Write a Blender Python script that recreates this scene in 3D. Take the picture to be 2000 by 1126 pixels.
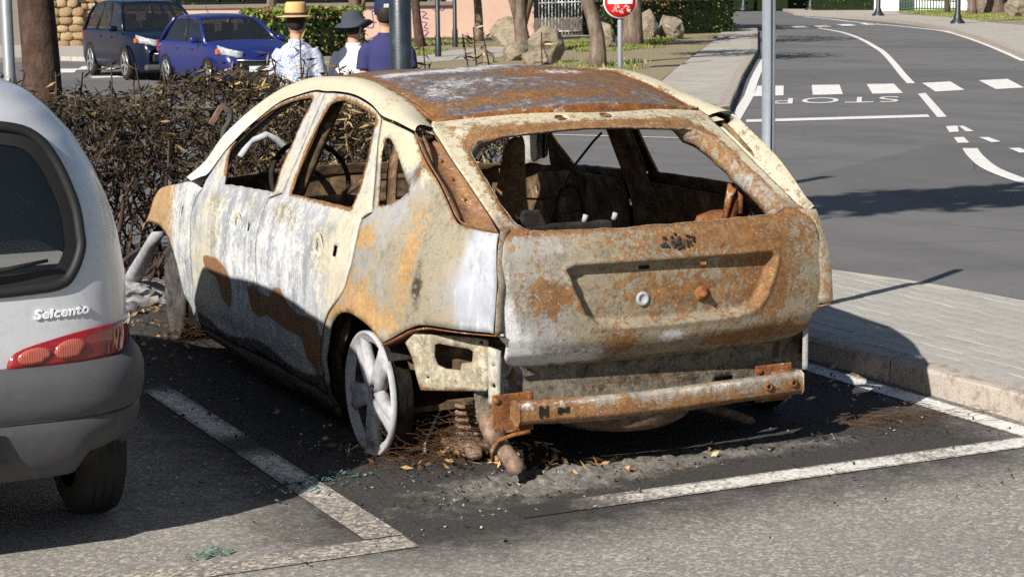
import bpy, bmesh, math, random
import numpy as np
from mathutils import Vector, Matrix, geometry
rad = math.radians
random.seed(7); RNG = np.random.default_rng(7)
for o in list(bpy.data.objects): bpy.data.objects.remove(o)
SC = bpy.context.scene; COL = SC.collection
# ---------------------------------------------------------------- camera, sky, sun, exposure
CAM_POS = (-3.43, -6.52, 1.705); YAW, PITCH, ROLL = rad(25.8), rad(8.95), rad(-0.6)
def camera():
    cy, sy, cp, sp = math.cos(YAW), math.sin(YAW), math.cos(PITCH), math.sin(PITCH)
    f = Vector((sy*cp, cy*cp, -sp)); r = Vector((cy, -sy, 0)); u = r.cross(f)
    r2 = r*math.cos(ROLL) + u*math.sin(ROLL); u2 = -r*math.sin(ROLL) + u*math.cos(ROLL)
    cd = bpy.data.cameras.new('camera'); co = bpy.data.objects.new('camera', cd); COL.objects.link(co)
    m = Matrix((r2, u2, -f)).transposed().to_4x4(); m.translation = CAM_POS
    co.matrix_world = m
    cd.sensor_width = 36; cd.lens = 3870/2000*36; cd.clip_end = 3000; cd.clip_start = .05
    cd.dof.use_dof = True; cd.dof.focus_distance = 7.4; cd.dof.aperture_fstop = 20
    SC.camera = co
camera()
SUN = Vector((-1.3, -.8, 1.0)).normalized()
wd = bpy.data.worlds.new('World'); SC.world = wd; wd.use_nodes = True
sky = wd.node_tree.nodes.new('ShaderNodeTexSky'); sky.sky_type = 'NISHITA'; sky.sun_disc = False
sky.sun_elevation = math.asin(SUN.z); sky.sun_rotation = math.atan2(SUN.x, SUN.y)
bgn = wd.node_tree.nodes['Background']; bgn.inputs['Strength'].default_value = .05
wd.node_tree.links.new(sky.outputs[0], bgn.inputs['Color'])
sl = bpy.data.lights.new('sun', 'SUN'); sl.energy = 5.0; sl.angle = rad(.5); sl.color = (1, .94, .84)
so = bpy.data.objects.new('sun', sl); COL.objects.link(so)
so.rotation_euler = SUN.to_track_quat('Z', 'Y').to_euler(); so.location = (-20, -12, 20)
SC.view_settings.view_transform = 'Standard'; SC.view_settings.look = 'None'
SC.view_settings.exposure = .72; SC.view_settings.gamma = 1
SC.cycles.use_denoising = False
SC.cycles.max_bounces = 6; SC.cycles.transparent_max_bounces = 8
# ---------------------------------------------------------------- materials
MATS = {}
class NT:
    def __init__(s, name, rough=.8, spec=.3, metal=0):
        m = bpy.data.materials.new(name); m.use_nodes = True; s.m = m; s.t = m.node_tree
        s.b = s.t.nodes['Principled BSDF']; s.b.inputs['Roughness'].default_value = rough
        s.b.inputs['Specular IOR Level'].default_value = spec; s.b.inputs['Metallic'].default_value = metal
        s.tc = s.n('TexCoord').outputs['Object']; MATS[name] = m
    def n(s, k, **kw):
        x = s.t.nodes.new('ShaderNode'+k)
        for a, b in kw.items(): setattr(x, a, b)
        return x
    def l(s, a, b): s.t.links.new(a, b)
    def setv(s, sock, v):
        if isinstance(v, bpy.types.NodeSocket): s.l(v, sock)
        else: sock.default_value = v
    def map(s, scale, vec=None):
        x = s.n('Mapping'); s.l(vec or s.tc, x.inputs[0]); x.inputs['Scale'].default_value = scale; return x.outputs[0]
    def noise(s, scale, det=5, rough=.6, vec=None, dist=0):
        x = s.n('TexNoise'); s.l(vec or s.tc, x.inputs['Vector']); x.inputs['Scale'].default_value = scale
        x.inputs['Detail'].default_value = det; x.inputs['Roughness'].default_value = rough; x.inputs['Distortion'].default_value = dist
        return x.outputs[0]
    def vor(s, scale, feat='F1', out='Distance', vec=None):
        x = s.n('TexVoronoi', feature=feat); s.l(vec or s.tc, x.inputs['Vector']); x.inputs['Scale'].default_value = scale
        return x.outputs[out]
    def math(s, op, a, b=0, c=None, clamp=False):
        x = s.n('Math', operation=op, use_clamp=clamp); s.setv(x.inputs[0], a); s.setv(x.inputs[1], b)
        if c is not None: s.setv(x.inputs[2], c)
        return x.outputs[0]
    def attr(s, name): x = s.n('Attribute'); x.attribute_name = name; return x.outputs['Fac']
    def acol(s, name): x = s.n('Attribute'); x.attribute_name = name; return x.outputs['Color']
    def mix(s, f, a, b, mode='MIX'):
        x = s.n('Mix', data_type='RGBA', blend_type=mode); s.setv(x.inputs[0], f)
        s.setv(x.inputs[6], a if not isinstance(a, tuple) else (*a[:3], 1)); s.setv(x.inputs[7], b if not isinstance(b, tuple) else (*b[:3], 1))
        return x.outputs[2]
    def ramp(s, f, stops):
        x = s.n('ValToRGB'); s.l(f, x.inputs[0]); e = x.color_ramp.elements
        while len(e) < len(stops): e.new(.5)
        for i, (p, c) in enumerate(stops): e[i].position = p; e[i].color = (*c, 1) if isinstance(c, tuple) else (c, c, c, 1)
        return x.outputs[0]
    def thr(s, a, n, amp, sharp):      # (a + (n-.5)*amp - .5)*sharp + .5
        t = s.math('MULTIPLY_ADD', n, amp, s.math('SUBTRACT', a, .5*amp + .5))
        return s.math('MULTIPLY_ADD', t, sharp, .5, clamp=True)
    def col(s, c): s.setv(s.b.inputs['Base Color'], c if not isinstance(c, tuple) else (*c, 1))
    def rough(s, r): s.setv(s.b.inputs['Roughness'], r)
    def bump(s, h, strength=.3, dist=.01):
        x = s.n('Bump'); x.inputs['Strength'].default_value = strength; x.inputs['Distance'].default_value = dist
        s.l(h, x.inputs['Height']); s.l(x.outputs[0], s.b.inputs['Normal'])
def simple(name, c, rough=.6, spec=.4, metal=0, var=.25, scale=8, bump=0, bscale=60):
    t = NT(name, rough, spec, metal); n = t.noise(scale, 6)
    t.col(t.mix(n, tuple(v*(1-var) for v in c), tuple(min(1, v*(1+var)) for v in c)))
    if bump: t.bump(t.noise(bscale, 5), bump, .005)
    return t
def build_mats():
    # coarse parking asphalt with soot and ash near the wreck
    t = NT('asphalt_coarse', .9, .25)
    v = t.vor(88, out='Color'); sep = t.n('SeparateColor'); t.l(v, sep.inputs[0])
    st = t.ramp(sep.outputs[0], [(0, (.15, .14, .13)), (.4, (.24, .22, .20)), (.75, (.36, .32, .27)), (1, (.58, .52, .43))])
    big = t.noise(1.1, 6, .65); st = t.mix(t.ramp(big, [(.3, .0), (.75, .5)]), st, (.15, .145, .14))
    fine = t.noise(260, 3); st = t.mix(.35, st, t.ramp(fine, [(.3, .04), (.7, .36)]))
    crk = t.vor(2.3, 'DISTANCE_TO_EDGE', vec=t.mix(.12, t.tc, t.n('TexNoise').outputs[1], 'ADD'))
    ck = t.ramp(crk, [(0, 1.0), (.006, 0.0)]); ck = t.math('MULTIPLY', ck, t.ramp(t.noise(.7, 3), [(.5, 0), (.62, .7)]))
    st = t.mix(ck, st, (.03, .03, .03))
    soot = t.thr(t.attr('soot'), t.noise(7, 8, .7), .8, 1.7); st = t.mix(t.math('MULTIPLY', soot, .93), st, t.ramp(t.noise(90, 6), [(.35, (.012, .011, .011)), (.7, (.05, .047, .045))]))
    ash = t.thr(t.attr('ash'), t.noise(11, 9, .72, dist=.6), 1.3, 3); st = t.mix(t.math('MULTIPLY', ash, .8), st, t.ramp(t.noise(45, 6), [(.3, (.09, .086, .083)), (.55, (.20, .186, .17)), (.75, (.36, .31, .24))]))
    t.col(st); t.bump(t.math('ADD', t.math('MULTIPLY', sep.outputs[0], .5), t.noise(150, 4)), .55, .006)
    # smooth road
    t = NT('asphalt_road', .85, .3); n = t.noise(.35, 7, .6); s2 = t.noise(70, 4)
    tr = t.noise(1.2, 4, .5, t.map((.25, 2.2, 1)))
    c = t.mix(n, (.115, .113, .116), (.165, .161, .163)); c = t.mix(t.math('MULTIPLY', tr, .45), c, (.175, .168, .164)); c = t.mix(t.ramp(s2, [(.35, .25), (.65, 0)]), c, (.03, .03, .032))
    v = t.vor(9); c = t.mix(t.ramp(v, [(0, .8), (.035, 0)]), c, (.4, .38, .35))
    pa = t.vor(.16, out='Color'); sp_ = t.n('SeparateColor'); t.l(pa, sp_.inputs[0]); c = t.mix(t.ramp(sp_.outputs[0], [(.70, 0), (.72, .35)]), c, (.075, .074, .076))
    ck = t.math('MULTIPLY', t.ramp(t.vor(.45, 'DISTANCE_TO_EDGE', vec=t.mix(.35, t.tc, t.n('TexNoise').outputs[1], 'ADD')), [(0, 1.), (.006, 0.)]), t.ramp(t.noise(.2, 3), [(.48, 0), (.6, .7)])); c = t.mix(ck, c, (.03, .03, .03))
    c = t.mix(t.ramp(t.noise(.55, 8, .7), [(.50, 0), (.72, .6)]), c, (.07, .069, .07))
    c = t.mix(t.ramp(t.noise(.9, 5, .6, t.map((.9, .12, 1))), [(.5, 0), (.62, .35)]), c, (.085, .083, .083))
    t.col(c); t.bump(s2, .25, .004)
    for nm, lo, hi, base in (('paint_road', .55, .70, (.09, .088, .09)), ('paint_worn', .55, .70, (.22, .205, .19))):
        t = NT(nm, .75, .3); w = t.noise(9, 9, .75); f = t.noise(120, 4, .7)
        k = t.thr(t.math('MULTIPLY_ADD', f, .5, t.math('MULTIPLY', w, .62)), w, .25, 7)
        m = t.ramp(t.math('MULTIPLY_ADD', f, .55, t.math('MULTIPLY', w, .55)), [(lo, 0.0 if nm == 'paint_road' else 0.0), (hi, 1.0)])
        k = t.math('SUBTRACT', 1.0, m)
        c = t.mix(t.noise(5, 4), (.62, .62, .60), (.72, .71, .69))
        wear = t.math('MULTIPLY', m, .62 if nm == 'paint_road' else .92)
        if nm == 'paint_worn':
            wear = t.math('MAXIMUM', wear, t.thr(t.attr('wear'), t.mix(.5, t.noise(14, 8, .75), t.noise(70, 5)), 2.2, 3))
            c = t.mix(.25, c, (.6, .58, .55))
        if nm == 'paint_worn':
            sx = t.n('SeparateColor'); t.l(t.vor(88, out='Color'), sx.inputs[0]); base = t.ramp(sx.outputs[0], [(0, (.13, .122, .115)), (.4, (.20, .185, .17)), (.75, (.30, .265, .225)), (1, (.5, .45, .37))])
        c = t.mix(wear, c, base)
        if nm == 'paint_worn':
            cr = t.ramp(t.vor(4.5, 'DISTANCE_TO_EDGE', vec=t.mix(.06, t.tc, t.n('TexNoise').outputs[1], 'ADD')), [(0, .9), (.012, 0.)])
            c = t.mix(cr, c, (.05, .05, .05)); c = t.mix(t.thr(t.attr('soot'), t.noise(9, 8, .7), .9, 2), c, (.035, .033, .032))
        t.col(c); t.bump(f, .3, .003)
    t = NT('paver', .9, .2); c = t.mix(t.noise(3, 5), (.36, .345, .31), (.47, .45, .405)); c = t.mix(.3, c, t.ramp(t.noise(190, 3), [(.3, .1), (.7, .5)]))
    ob = t.n('ObjectInfo'); c = t.mix(t.math('MULTIPLY', ob.outputs['Random'], .5), c, (.29, .28, .255)); c = t.mix(t.ramp(t.noise(14, 7, .7), [(.52, 0), (.7, .5)]), c, (.14, .13, .12)); t.col(c); t.bump(t.noise(160, 4), .4, .004)
    t = NT('paver_joint', .95, .1); t.col(t.mix(t.noise(40, 4), (.36, .33, .28), (.52, .49, .43)))
    t = NT('kerb_stone', .9, .2); c = t.mix(t.noise(7, 8, .7), (.27, .215, .17), (.46, .375, .305)); c = t.mix(.35, c, t.ramp(t.noise(170, 3), [(.3, .1), (.7, .6)])); c = t.mix(t.ramp(t.noise(18, 6), [(.5, 0), (.62, .5)]), c, (.11, .1, .09)); t.col(c); t.bump(t.noise(110, 6), .5, .006)
    t = NT('pavement_far', .9, .2); br = t.n('TexBrick'); t.l(t.tc, br.inputs[0]); br.inputs['Scale'].default_value = 1; br.inputs['Brick Width'].default_value = .4; br.inputs['Row Height'].default_value = .2; br.inputs['Mortar Size'].default_value = .008
    br.inputs['Color1'].default_value = (.34, .32, .285, 1); br.inputs['Color2'].default_value = (.40, .375, .33, 1); br.inputs['Mortar'].default_value = (.22, .2, .18, 1); t.col(t.mix(t.ramp(t.noise(1.5, 6), [(.45, 0), (.7, .45)]), br.outputs[0], (.24, .22, .2)))
    t = NT('soil', 1, .1); c = t.mix(t.noise(.8, 8, .7), (.21, .155, .08), (.35, .275, .155)); c = t.mix(t.ramp(t.noise(9, 7, .7), [(.46, 0), (.62, .75)]), c, (.17, .17, .06)); t.col(t.mix(.3, c, t.ramp(t.noise(60, 4), [(.3, .05), (.7, .35)]))); t.bump(t.noise(30, 6), .6, .03)
    t = NT('grass_blades', .7, .2); ob = t.acol('tint'); t.col(ob)
    t = NT('leaf_tint', .65, .25); t.col(t.acol('tint'))
    t.b.inputs['Transmission Weight'].default_value = 0
    t = NT('bark', .95, .1); n = t.noise(9, 9, .7, t.map((1, 1, .25))); c = t.ramp(n, [(.3, (.05, .035, .028)), (.55, (.16, .12, .095)), (.75, (.28, .23, .19))]); t.col(c); t.bump(n, .9, .03)
    t = NT('bark_dark', .95, .1); n = t.noise(11, 9, .7, t.map((1, 1, .5))); c = t.ramp(n, [(.3, (.022, .013, .01)), (.55, (.075, .05, .04)), (.8, (.15, .11, .09))]); ring = t.noise(7, 3, .5, t.map((.15, .15, 3.))); c = t.mix(t.ramp(ring, [(.45, 0), (.6, .4)]), c, (.10, .06, .045)); t.col(c); t.bump(n, .9, .03)
    t = NT('rock', .95, .2); n = t.noise(3.5, 12, .75); c = t.ramp(n, [(.3, (.10, .085, .066)), (.48, (.27, .225, .165)), (.7, (.42, .35, .265))]); t.col(c); t.bump(n, 1, .15)
    t = NT('wall_pink', .9, .15); n = t.noise(1.3, 8, .65); c = t.mix(n, (.50, .335, .265), (.60, .42, .335)); c = t.mix(t.ramp(t.noise(5, 7, .7), [(.5, 0), (.72, .35)]), c, (.42, .30, .25)); t.col(c); t.bump(t.noise(25, 6), .35, .02)
    simple('wall_white', (.78, .78, .77), .8, .2, 0, .06); simple('coping', (.20, .17, .15), .9, .2, 0, .25, 4)
    t = NT('field_stone', .95, .15); ob = t.n('ObjectInfo'); c = t.mix(ob.outputs['Random'], (.30, .20, .11), (.47, .35, .21)); n = t.noise(6, 8, .7); c = t.mix(t.ramp(n, [(.35, .6), (.6, 0)]), c, (.16, .11, .07)); t.col(c); t.bump(n, .8, .05)
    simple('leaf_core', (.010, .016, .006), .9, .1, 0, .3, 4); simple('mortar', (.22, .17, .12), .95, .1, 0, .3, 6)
    simple('graffiti', (.26, .13, .36), .8, .2, 0, .2); simple('white_metal', (.72, .72, .72), .5, .4, 0, .1); simple('green_metal', (.015, .11, .055), .5, .4, 0, .2)
    simple('sign_red', (.52, .012, .02), .4, .5, 0, .1); simple('sign_white', (.78, .78, .78), .4, .5, 0, .04); simple('scribble', (.75, .45, .42), .6, .3, 0, .1)
    t = simple('galvanised', (.19, .21, .24), .55, .4, .1, .2, 30); t = simple('pole_grey', (.20, .22, .24), .5, .5, .3, .2, 20)
    t = NT('post_black', .28, .6); n = t.noise(4, 7, .6, t.map((1, 1, .7))); t.col(t.ramp(n, [(.35, (.006, .009, .014)), (.6, (.018, .028, .04)), (.78, (.09, .12, .15))])); t.rough(t.ramp(n, [(.3, .22), (.7, .5)])); t.bump(t.noise(60, 5), .2, .004)
    simple('iron_dark', (.018, .022, .026), .45, .5, .2, .3, 20)
    # burnt body metal, driven by painted layers
    t = NT('burnt_metal', .75, .3)
    n1 = t.noise(4, 9, .68); n2 = t.noise(19, 9, .74, dist=.5); n3 = t.noise(130, 5, .75); st = t.noise(7, 9, .72, t.map((2.2, 1.5, .55))); f4 = t.noise(62, 7, .78)
    st2 = t.noise(26, 6, .7, t.map((1.8, 1.4, .45)))
    wv = t.mix(.05, t.tc, t.n('TexNoise').outputs[1], 'ADD')
    def flake(sc):
        x = t.n('SeparateColor'); t.l(t.vor(sc, out='Color', vec=wv), x.inputs[0]); return x.outputs[0]
    k1, k2 = flake(36), flake(95); fk = t.mix(.5, t.ramp(k1, [(0, .25), (1, .75)]), t.ramp(k2, [(0, .25), (1, .75)]))
    c = t.mix(t.ramp(t.mix(.5, n1, st), [(.32, 0.), (.68, 1.)]), (.17, .185, .215), (.42, .445, .50))
    c = t.mix(t.ramp(st, [(.36, .5), (.5, 0)]), c, (.20, .205, .21)); c = t.mix(t.ramp(st2, [(.54, 0), (.66, .4)]), c, (.54, .56, .59))
    kh = t.ramp(t.mix(.5, t.mix(.45, n2, st), f4), [(.30, (.06, .05, .034)), (.42, (.14, .12, .08)), (.51, (.235, .208, .15)), (.59, (.26, .185, .09)), (.69, (.44, .41, .33))])
    m = t.thr(t.attr('khaki'), n1, 1.0, 3); c = t.mix(t.math('MULTIPLY', m, .93), c, kh)
    m = t.thr(t.attr('cream'), t.mix(.3, t.mix(.35, st, n2), fk), 1.9, 5); c = t.mix(t.math('MULTIPLY', m, .88), c, t.ramp(t.mix(.5, n2, st2), [(.3, (.30, .245, .14)), (.46, (.47, .415, .29)), (.56, (.42, .40, .31)), (.68, (.63, .59, .48))]))
    m = t.thr(t.attr('ochre'), t.mix(.3, t.mix(.25, t.mix(.4, n1, n2), f4), fk), 2.2, 6); c = t.mix(t.math('MULTIPLY', m, .86), c, t.ramp(t.mix(.5, n2, f4), [(.32, (.20, .105, .035)), (.5, (.33, .19, .07)), (.68, (.46, .31, .15))]))
    m = t.thr(t.attr('slate'), n2, 1.2, 4); c = t.mix(m, c, t.mix(t.ramp(t.noise(2.6, 5), [(.45, 0), (.65, .8)]), t.ramp(f4, [(.3, (.04, .038, .04)), (.6, (.11, .108, .115)), (.75, (.2, .195, .19))]), (.07, .07, .082))); sl_ = m
    ru = t.ramp(t.mix(.55, n2, f4), [(.28, (.04, .018, .011)), (.42, (.11, .043, .016)), (.54, (.20, .098, .033)), (.64, (.31, .178, .068)), (.74, (.43, .305, .16))])
    m = t.thr(t.attr('rust'), t.mix(.33, t.mix(.42, t.mix(.5, n2, t.mix(.5, n1, st)), f4), fk), 2.8, 5); rm = m; c = t.mix(t.math('MULTIPLY', m, .95), c, ru)
    m = t.thr(t.attr('brown'), f4, .25, 8); c = t.mix(t.math('MULTIPLY', m, .93), c, t.ramp(t.mix(.5, n1, n2), [(.3, (.10, .042, .015)), (.5, (.19, .085, .028)), (.65, (.26, .125, .045))]))
    m = t.thr(t.attr('ash'), t.mix(.22, t.mix(.3, t.mix(.35, st, n1), f4), fk), 2.1, 4); c = t.mix(t.math('MULTIPLY', m, .88), c, t.ramp(n3, [(.3, (.46, .475, .51)), (.7, (.70, .71, .73))]))
    m = t.thr(t.attr('char'), t.mix(.4, n2, f4), 1.3, 4); bub = t.ramp(t.vor(42), [(.10, (.30, .29, .27)), (.30, (.10, .08, .06)), (.5, (.02, .017, .015))]); c = t.mix(t.math('MULTIPLY', m, .93), c, t.mix(t.ramp(n1, [(.4, .75), (.6, 0)]), (.022, .017, .014), bub))
    sp = t.ramp(t.vor(120), [(0, 1.), (.22, 0.)]); spm = t.math('MULTIPLY', sp, t.ramp(n2, [(.47, 0), (.6, .85)])); c = t.mix(spm, c, (.10, .055, .03))
    fl = t.math('MULTIPLY', t.ramp(t.vor(80), [(.0, 1.), (.26, 0.)]), t.ramp(t.noise(12, 6), [(.47, 0), (.6, .85)])); fl = t.math('MULTIPLY', fl, t.math('MAXIMUM', t.math('MAXIMUM', rm, sl_), t.attr('khaki'))); c = t.mix(fl, c, (.60, .54, .42))
    t.col(c); t.rough(t.math('SUBTRACT', t.math('MULTIPLY_ADD', n2, .25, .62), t.math('MULTIPLY', sl_, .14)))
    t.bump(t.math('ADD', t.math('MULTIPLY', k1, .25), t.math('MULTIPLY_ADD', t.math('MULTIPLY_ADD', rm, .7, .35), f4, t.math('MULTIPLY', n3, .4))), .5, .005)
    t = NT('burnt_inner', .9, .2); n = t.noise(9, 8, .7); c = t.ramp(n, [(.3, (.02, .015, .011)), (.47, (.075, .05, .031)), (.58, (.17, .11, .062)), (.74, (.32, .225, .135))]); t.col(c); t.bump(t.noise(50, 6), .4, .005)
    t = NT('rust_metal', .88, .25); n = t.noise(16, 8, .72); f = t.noise(80, 5); c = t.ramp(t.mix(.4, n, f), [(.28, (.04, .016, .010)), (.43, (.11, .042, .017)), (.56, (.21, .085, .028)), (.72, (.34, .18, .075))]); c = t.mix(t.ramp(t.noise(12, 8, .75), [(.56, 0), (.66, .8)]), c, (.45, .42, .36)); t.col(c); t.bump(f, .5, .005)
    t = NT('soot_metal', .9, .2); n = t.noise(18, 7); t.col(t.ramp(n, [(.35, (.008, .007, .007)), (.6, (.03, .025, .022)), (.8, (.07, .06, .055))])); t.bump(t.noise(70, 5), .5, .006)
    t = NT('ash_metal', .85, .25); n = t.noise(8, 8, .7); c = t.ramp(n, [(.3, (.20, .20, .215)), (.55, (.36, .37, .40)), (.75, (.50, .515, .55))]); c = t.mix(t.ramp(t.noise(30, 7, .7), [(.56, 0), (.72, .55)]), c, (.15, .12, .10)); t.col(c); t.bump(t.noise(60, 5), .2, .004)
    t = NT('wheel_dark_ash', .85, .3); n = t.noise(14, 8, .7); t.col(t.ramp(n, [(.35, (.025, .023, .022)), (.55, (.065, .06, .058)), (.68, (.13, .10, .085)), (.8, (.28, .28, .29))]))
    t = NT('pipe_rust', .8, .3); n = t.noise(22, 8, .7); t.col(t.ramp(n, [(.3, (.05, .03, .022)), (.5, (.16, .105, .075)), (.7, (.29, .21, .16))])); t.bump(n, .4, .004)
    # ordinary cars and people
    def paint(name, c, r=.3, flake=0, metal=0):
        t = NT(name, r, .5, metal); n = t.noise(3, 5); d = t.noise(40, 6, .7)
        cc = t.mix(n, tuple(v*.93 for v in c), tuple(min(1, v*1.05) for v in c)); cc = t.mix(t.math('MULTIPLY', t.ramp(d, [(.5, 0), (.75, .25 if c[0] > .2 else .012)]), 1.), cc, (.25, .22, .19)); t.col(cc)
        t.b.inputs['Coat Weight'].default_value = .35; t.b.inputs['Coat Roughness'].default_value = .1
    paint('paint_silver', (.54, .56, .60), .38, 0, .35); paint('paint_navy', (.003, .006, .022), .25); MATS['paint_navy'].node_tree.nodes['Principled BSDF'].inputs['Specular IOR Level'].default_value = .3; MATS['paint_navy'].node_tree.nodes['Principled BSDF'].inputs['Coat Weight'].default_value = .1; paint('paint_blue', (.010, .016, .115), .3)
    t = NT('plastic_grey', .62, .4); n = t.noise(6, 7); c = t.mix(n, (.044, .045, .05), (.074, .076, .082)); c = t.mix(t.ramp(t.noise(25, 8, .75), [(.52, 0), (.75, .35)]), c, (.12, .117, .113)); t.col(c); t.bump(t.noise(220, 3), .25, .002)
    t = NT('glass_dark', .03, .6); t.col((.012, .014, .017)); t.b.inputs['Coat Weight'].default_value = .5
    t = NT('glass_clear', .02, .5); t.col((.8, .86, .86)); t.b.inputs['Transmission Weight'].default_value = .0; t.b.inputs['Alpha'].default_value = .55; t.col((.014, .017, .02))
    t = NT('glass_tint', .02, .5); t.b.inputs['Alpha'].default_value = .32; t.col((.014, .018, .024))
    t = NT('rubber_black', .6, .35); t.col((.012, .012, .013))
    t = NT('tyre', .85, .25); t.col(t.mix(t.noise(12, 6), (.014, .014, .014), (.035, .033, .031))); t.bump(t.noise(150, 3), .2, .003)
    t = NT('lamp_red', .12, .6); t.col(t.mix(t.ramp(t.vor(130), [(0, 0.), (.6, 1.)]), (.10, .003, .006), (.22, .008, .011))); t.b.inputs['Coat Weight'].default_value = .8
    t = NT('lamp_pink', .18, .6); w = t.n('TexWave'); t.l(t.tc, w.inputs[0]); w.inputs['Scale'].default_value = 45; t.col(t.mix(w.outputs[1], (.24, .045, .032), (.38, .11, .08)))
    t = NT('chrome', .18, .6, 1); t.col((.75, .76, .78)); t = NT('alloy', .35, .5, .7); t.col((.5, .51, .53))
    t = NT('lamp_clear', .08, .7); t.col(t.mix(t.vor(25), (.14, .15, .17), (.48, .5, .53))); t.b.inputs['Coat Weight'].default_value = 1
    simple('lamp_amber', (.5, .10, .02), .2, .5, 0, .1); simple('plate_blue', (.01, .05, .35), .5, .4, 0, .1)
    simple('skin', (.50, .27, .19), .55, .4, 0, .08); simple('hair_dark', (.018, .013, .011), .7, .3, 0, .3, 40); simple('straw', (.52, .34, .15), .9, .2, 0, .25, 60, .3, 90)
    simple('hat_grey', (.045, .052, .066), .9, .2, 0, .15); simple('cap_navy', (.012, .02, .06), .8, .2, 0, .15, 30); simple('shirt_white', (.62, .64, .68), .9, .2, 0, .06, 12, .3, 18); simple('shirt_navy', (.032, .034, .11), .9, .2, 0, .12, 10, .4, 14); simple('trousers', (.05, .05, .06), .9, .2)
    t = NT('shirt_print', .9, .2); v = t.noise(38, 5, .6, dist=1.5); t.col(t.ramp(v, [(.38, (.11, .14, .27)), (.5, (.38, .42, .53)), (.6, (.50, .53, .60))])); t.bump(t.noise(14, 4), .4, .02)
    simple('shard_green', (.05, .13, .11), .15, .6, 0, .4, 40); simple('shard_white', (.34, .36, .35), .35, .5, 0, .4, 40); simple('tin', (.62, .58, .62), .25, .6, .9, .15, 20)
    simple('badge_grey', (.62, .63, .65), .4, .5, 0, .04); simple('melt', (.22, .22, .225), .8, .25, 0, .5, 14, .5, 30); simple('dry_leaf', (.42, .25, .105), .8, .2, 0, .45, 25); simple('wire', (.10, .055, .03), .8, .3, .2, .6, 30); simple('stone_white', (.72, .68, .6), .8, .2, 0, .1)
build_mats()
def M(n): return MATS[n]
GDATA = {"zebra1":[[18.0,26.61],[18.41,26.3],[16.67,23.69],[15.99,23.64]],"zebra2":[[19.0,26.2],[19.5,25.97],[17.73,23.35],[17.18,23.51]],"zebra3":[[20.02,25.79],[20.54,25.61],[18.82,23.02],[18.24,23.15]],"zebra4":[[21.15,25.5],[21.94,25.62],[20.32,23.14],[19.56,23.02]],"zebra5":[[22.64,25.6],[23.44,25.67],[21.68,23.08],[20.94,23.0]],"stopline":[[11.63,17.04],[14.46,16.64],[14.06,16.07],[11.26,16.46]],"dash":[[18.9,22.68],[19.18,22.82],[14.27,15.96],[14.09,15.94]],"arrowA":[[12.79,14.1],[13.0,14.12],[12.16,13.04],[12.01,13.03]],"arrowB":[[13.01,14.12],[13.02,14.02],[12.37,13.01],[12.27,13.04]],"small1":[[11.42,12.2],[11.55,12.18],[10.94,11.32],[10.82,11.37]],"small2":[[11.67,12.05],[11.76,11.99],[11.35,11.27],[11.19,11.24]],"small3":[[10.71,10.37],[10.83,10.34],[10.5,9.77],[10.33,9.74]],"ctr":[[42.77,60.65],[41.46,57.91],[40.02,55.04],[37.76,51.1],[35.19,46.9],[32.54,42.75],[29.87,38.63],[26.22,33.27],[22.99,28.59],[20.91,25.54]],"curve":[[10.37,10.6],[9.87,9.92],[9.42,9.28],[9.01,8.68],[8.67,8.14],[8.4,7.66],[8.11,7.1],[7.9,6.66]],"edgeL":[[34.57,51.21],[27.99,41.48],[20.13,29.96],[15.38,22.88],[10.52,15.7],[7.47,11.15]],"farline":[[7.6,15.81],[8.77,13.94]],"edgeR":[[53.79,77.76],[52.13,73.48],[49.67,68.01],[47.42,62.51],[45.25,57.25],[43.05,52.7],[39.2,46.64],[35.2,40.65],[31.91,35.86],[29.18,31.94]],"kerbR":[[56.12,81.77],[53.5,73.77],[50.75,66.69],[48.1,60.98],[43.81,53.31],[38.5,45.15],[34.32,38.95],[30.94,34.05]],"fz1":[[43.15,62.99],[43.77,63.0],[42.6,60.84],[41.96,60.88]],"fz2":[[44.45,63.32],[45.23,63.54],[43.91,61.09],[43.12,60.94]],"fz3":[[46.14,63.99],[46.96,64.2],[45.83,62.11],[45.04,61.93]],"fz4":[[47.84,64.75],[48.66,64.98],[47.33,62.61],[46.69,62.6]],"stop4":[[17.94,21.98],[15.7,22.61],[14.54,20.86],[16.57,20.15]],"wedge":[[16.08,27.1],[19.69,32.5],[24.79,39.98],[28.94,46.06],[34.95,55.2],[43.77,69.38],[38.07,57.65],[26.57,39.86],[18.72,28.3],[14.94,22.6],[12.3,18.55],[11.64,18.05],[12.84,20.38]],"grassR":[[55.18,73.18],[52.95,66.21],[47.7,57.85],[43.79,49.22],[52.88,59.97],[61.1,76.74],[60.64,80.61]]}
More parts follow.
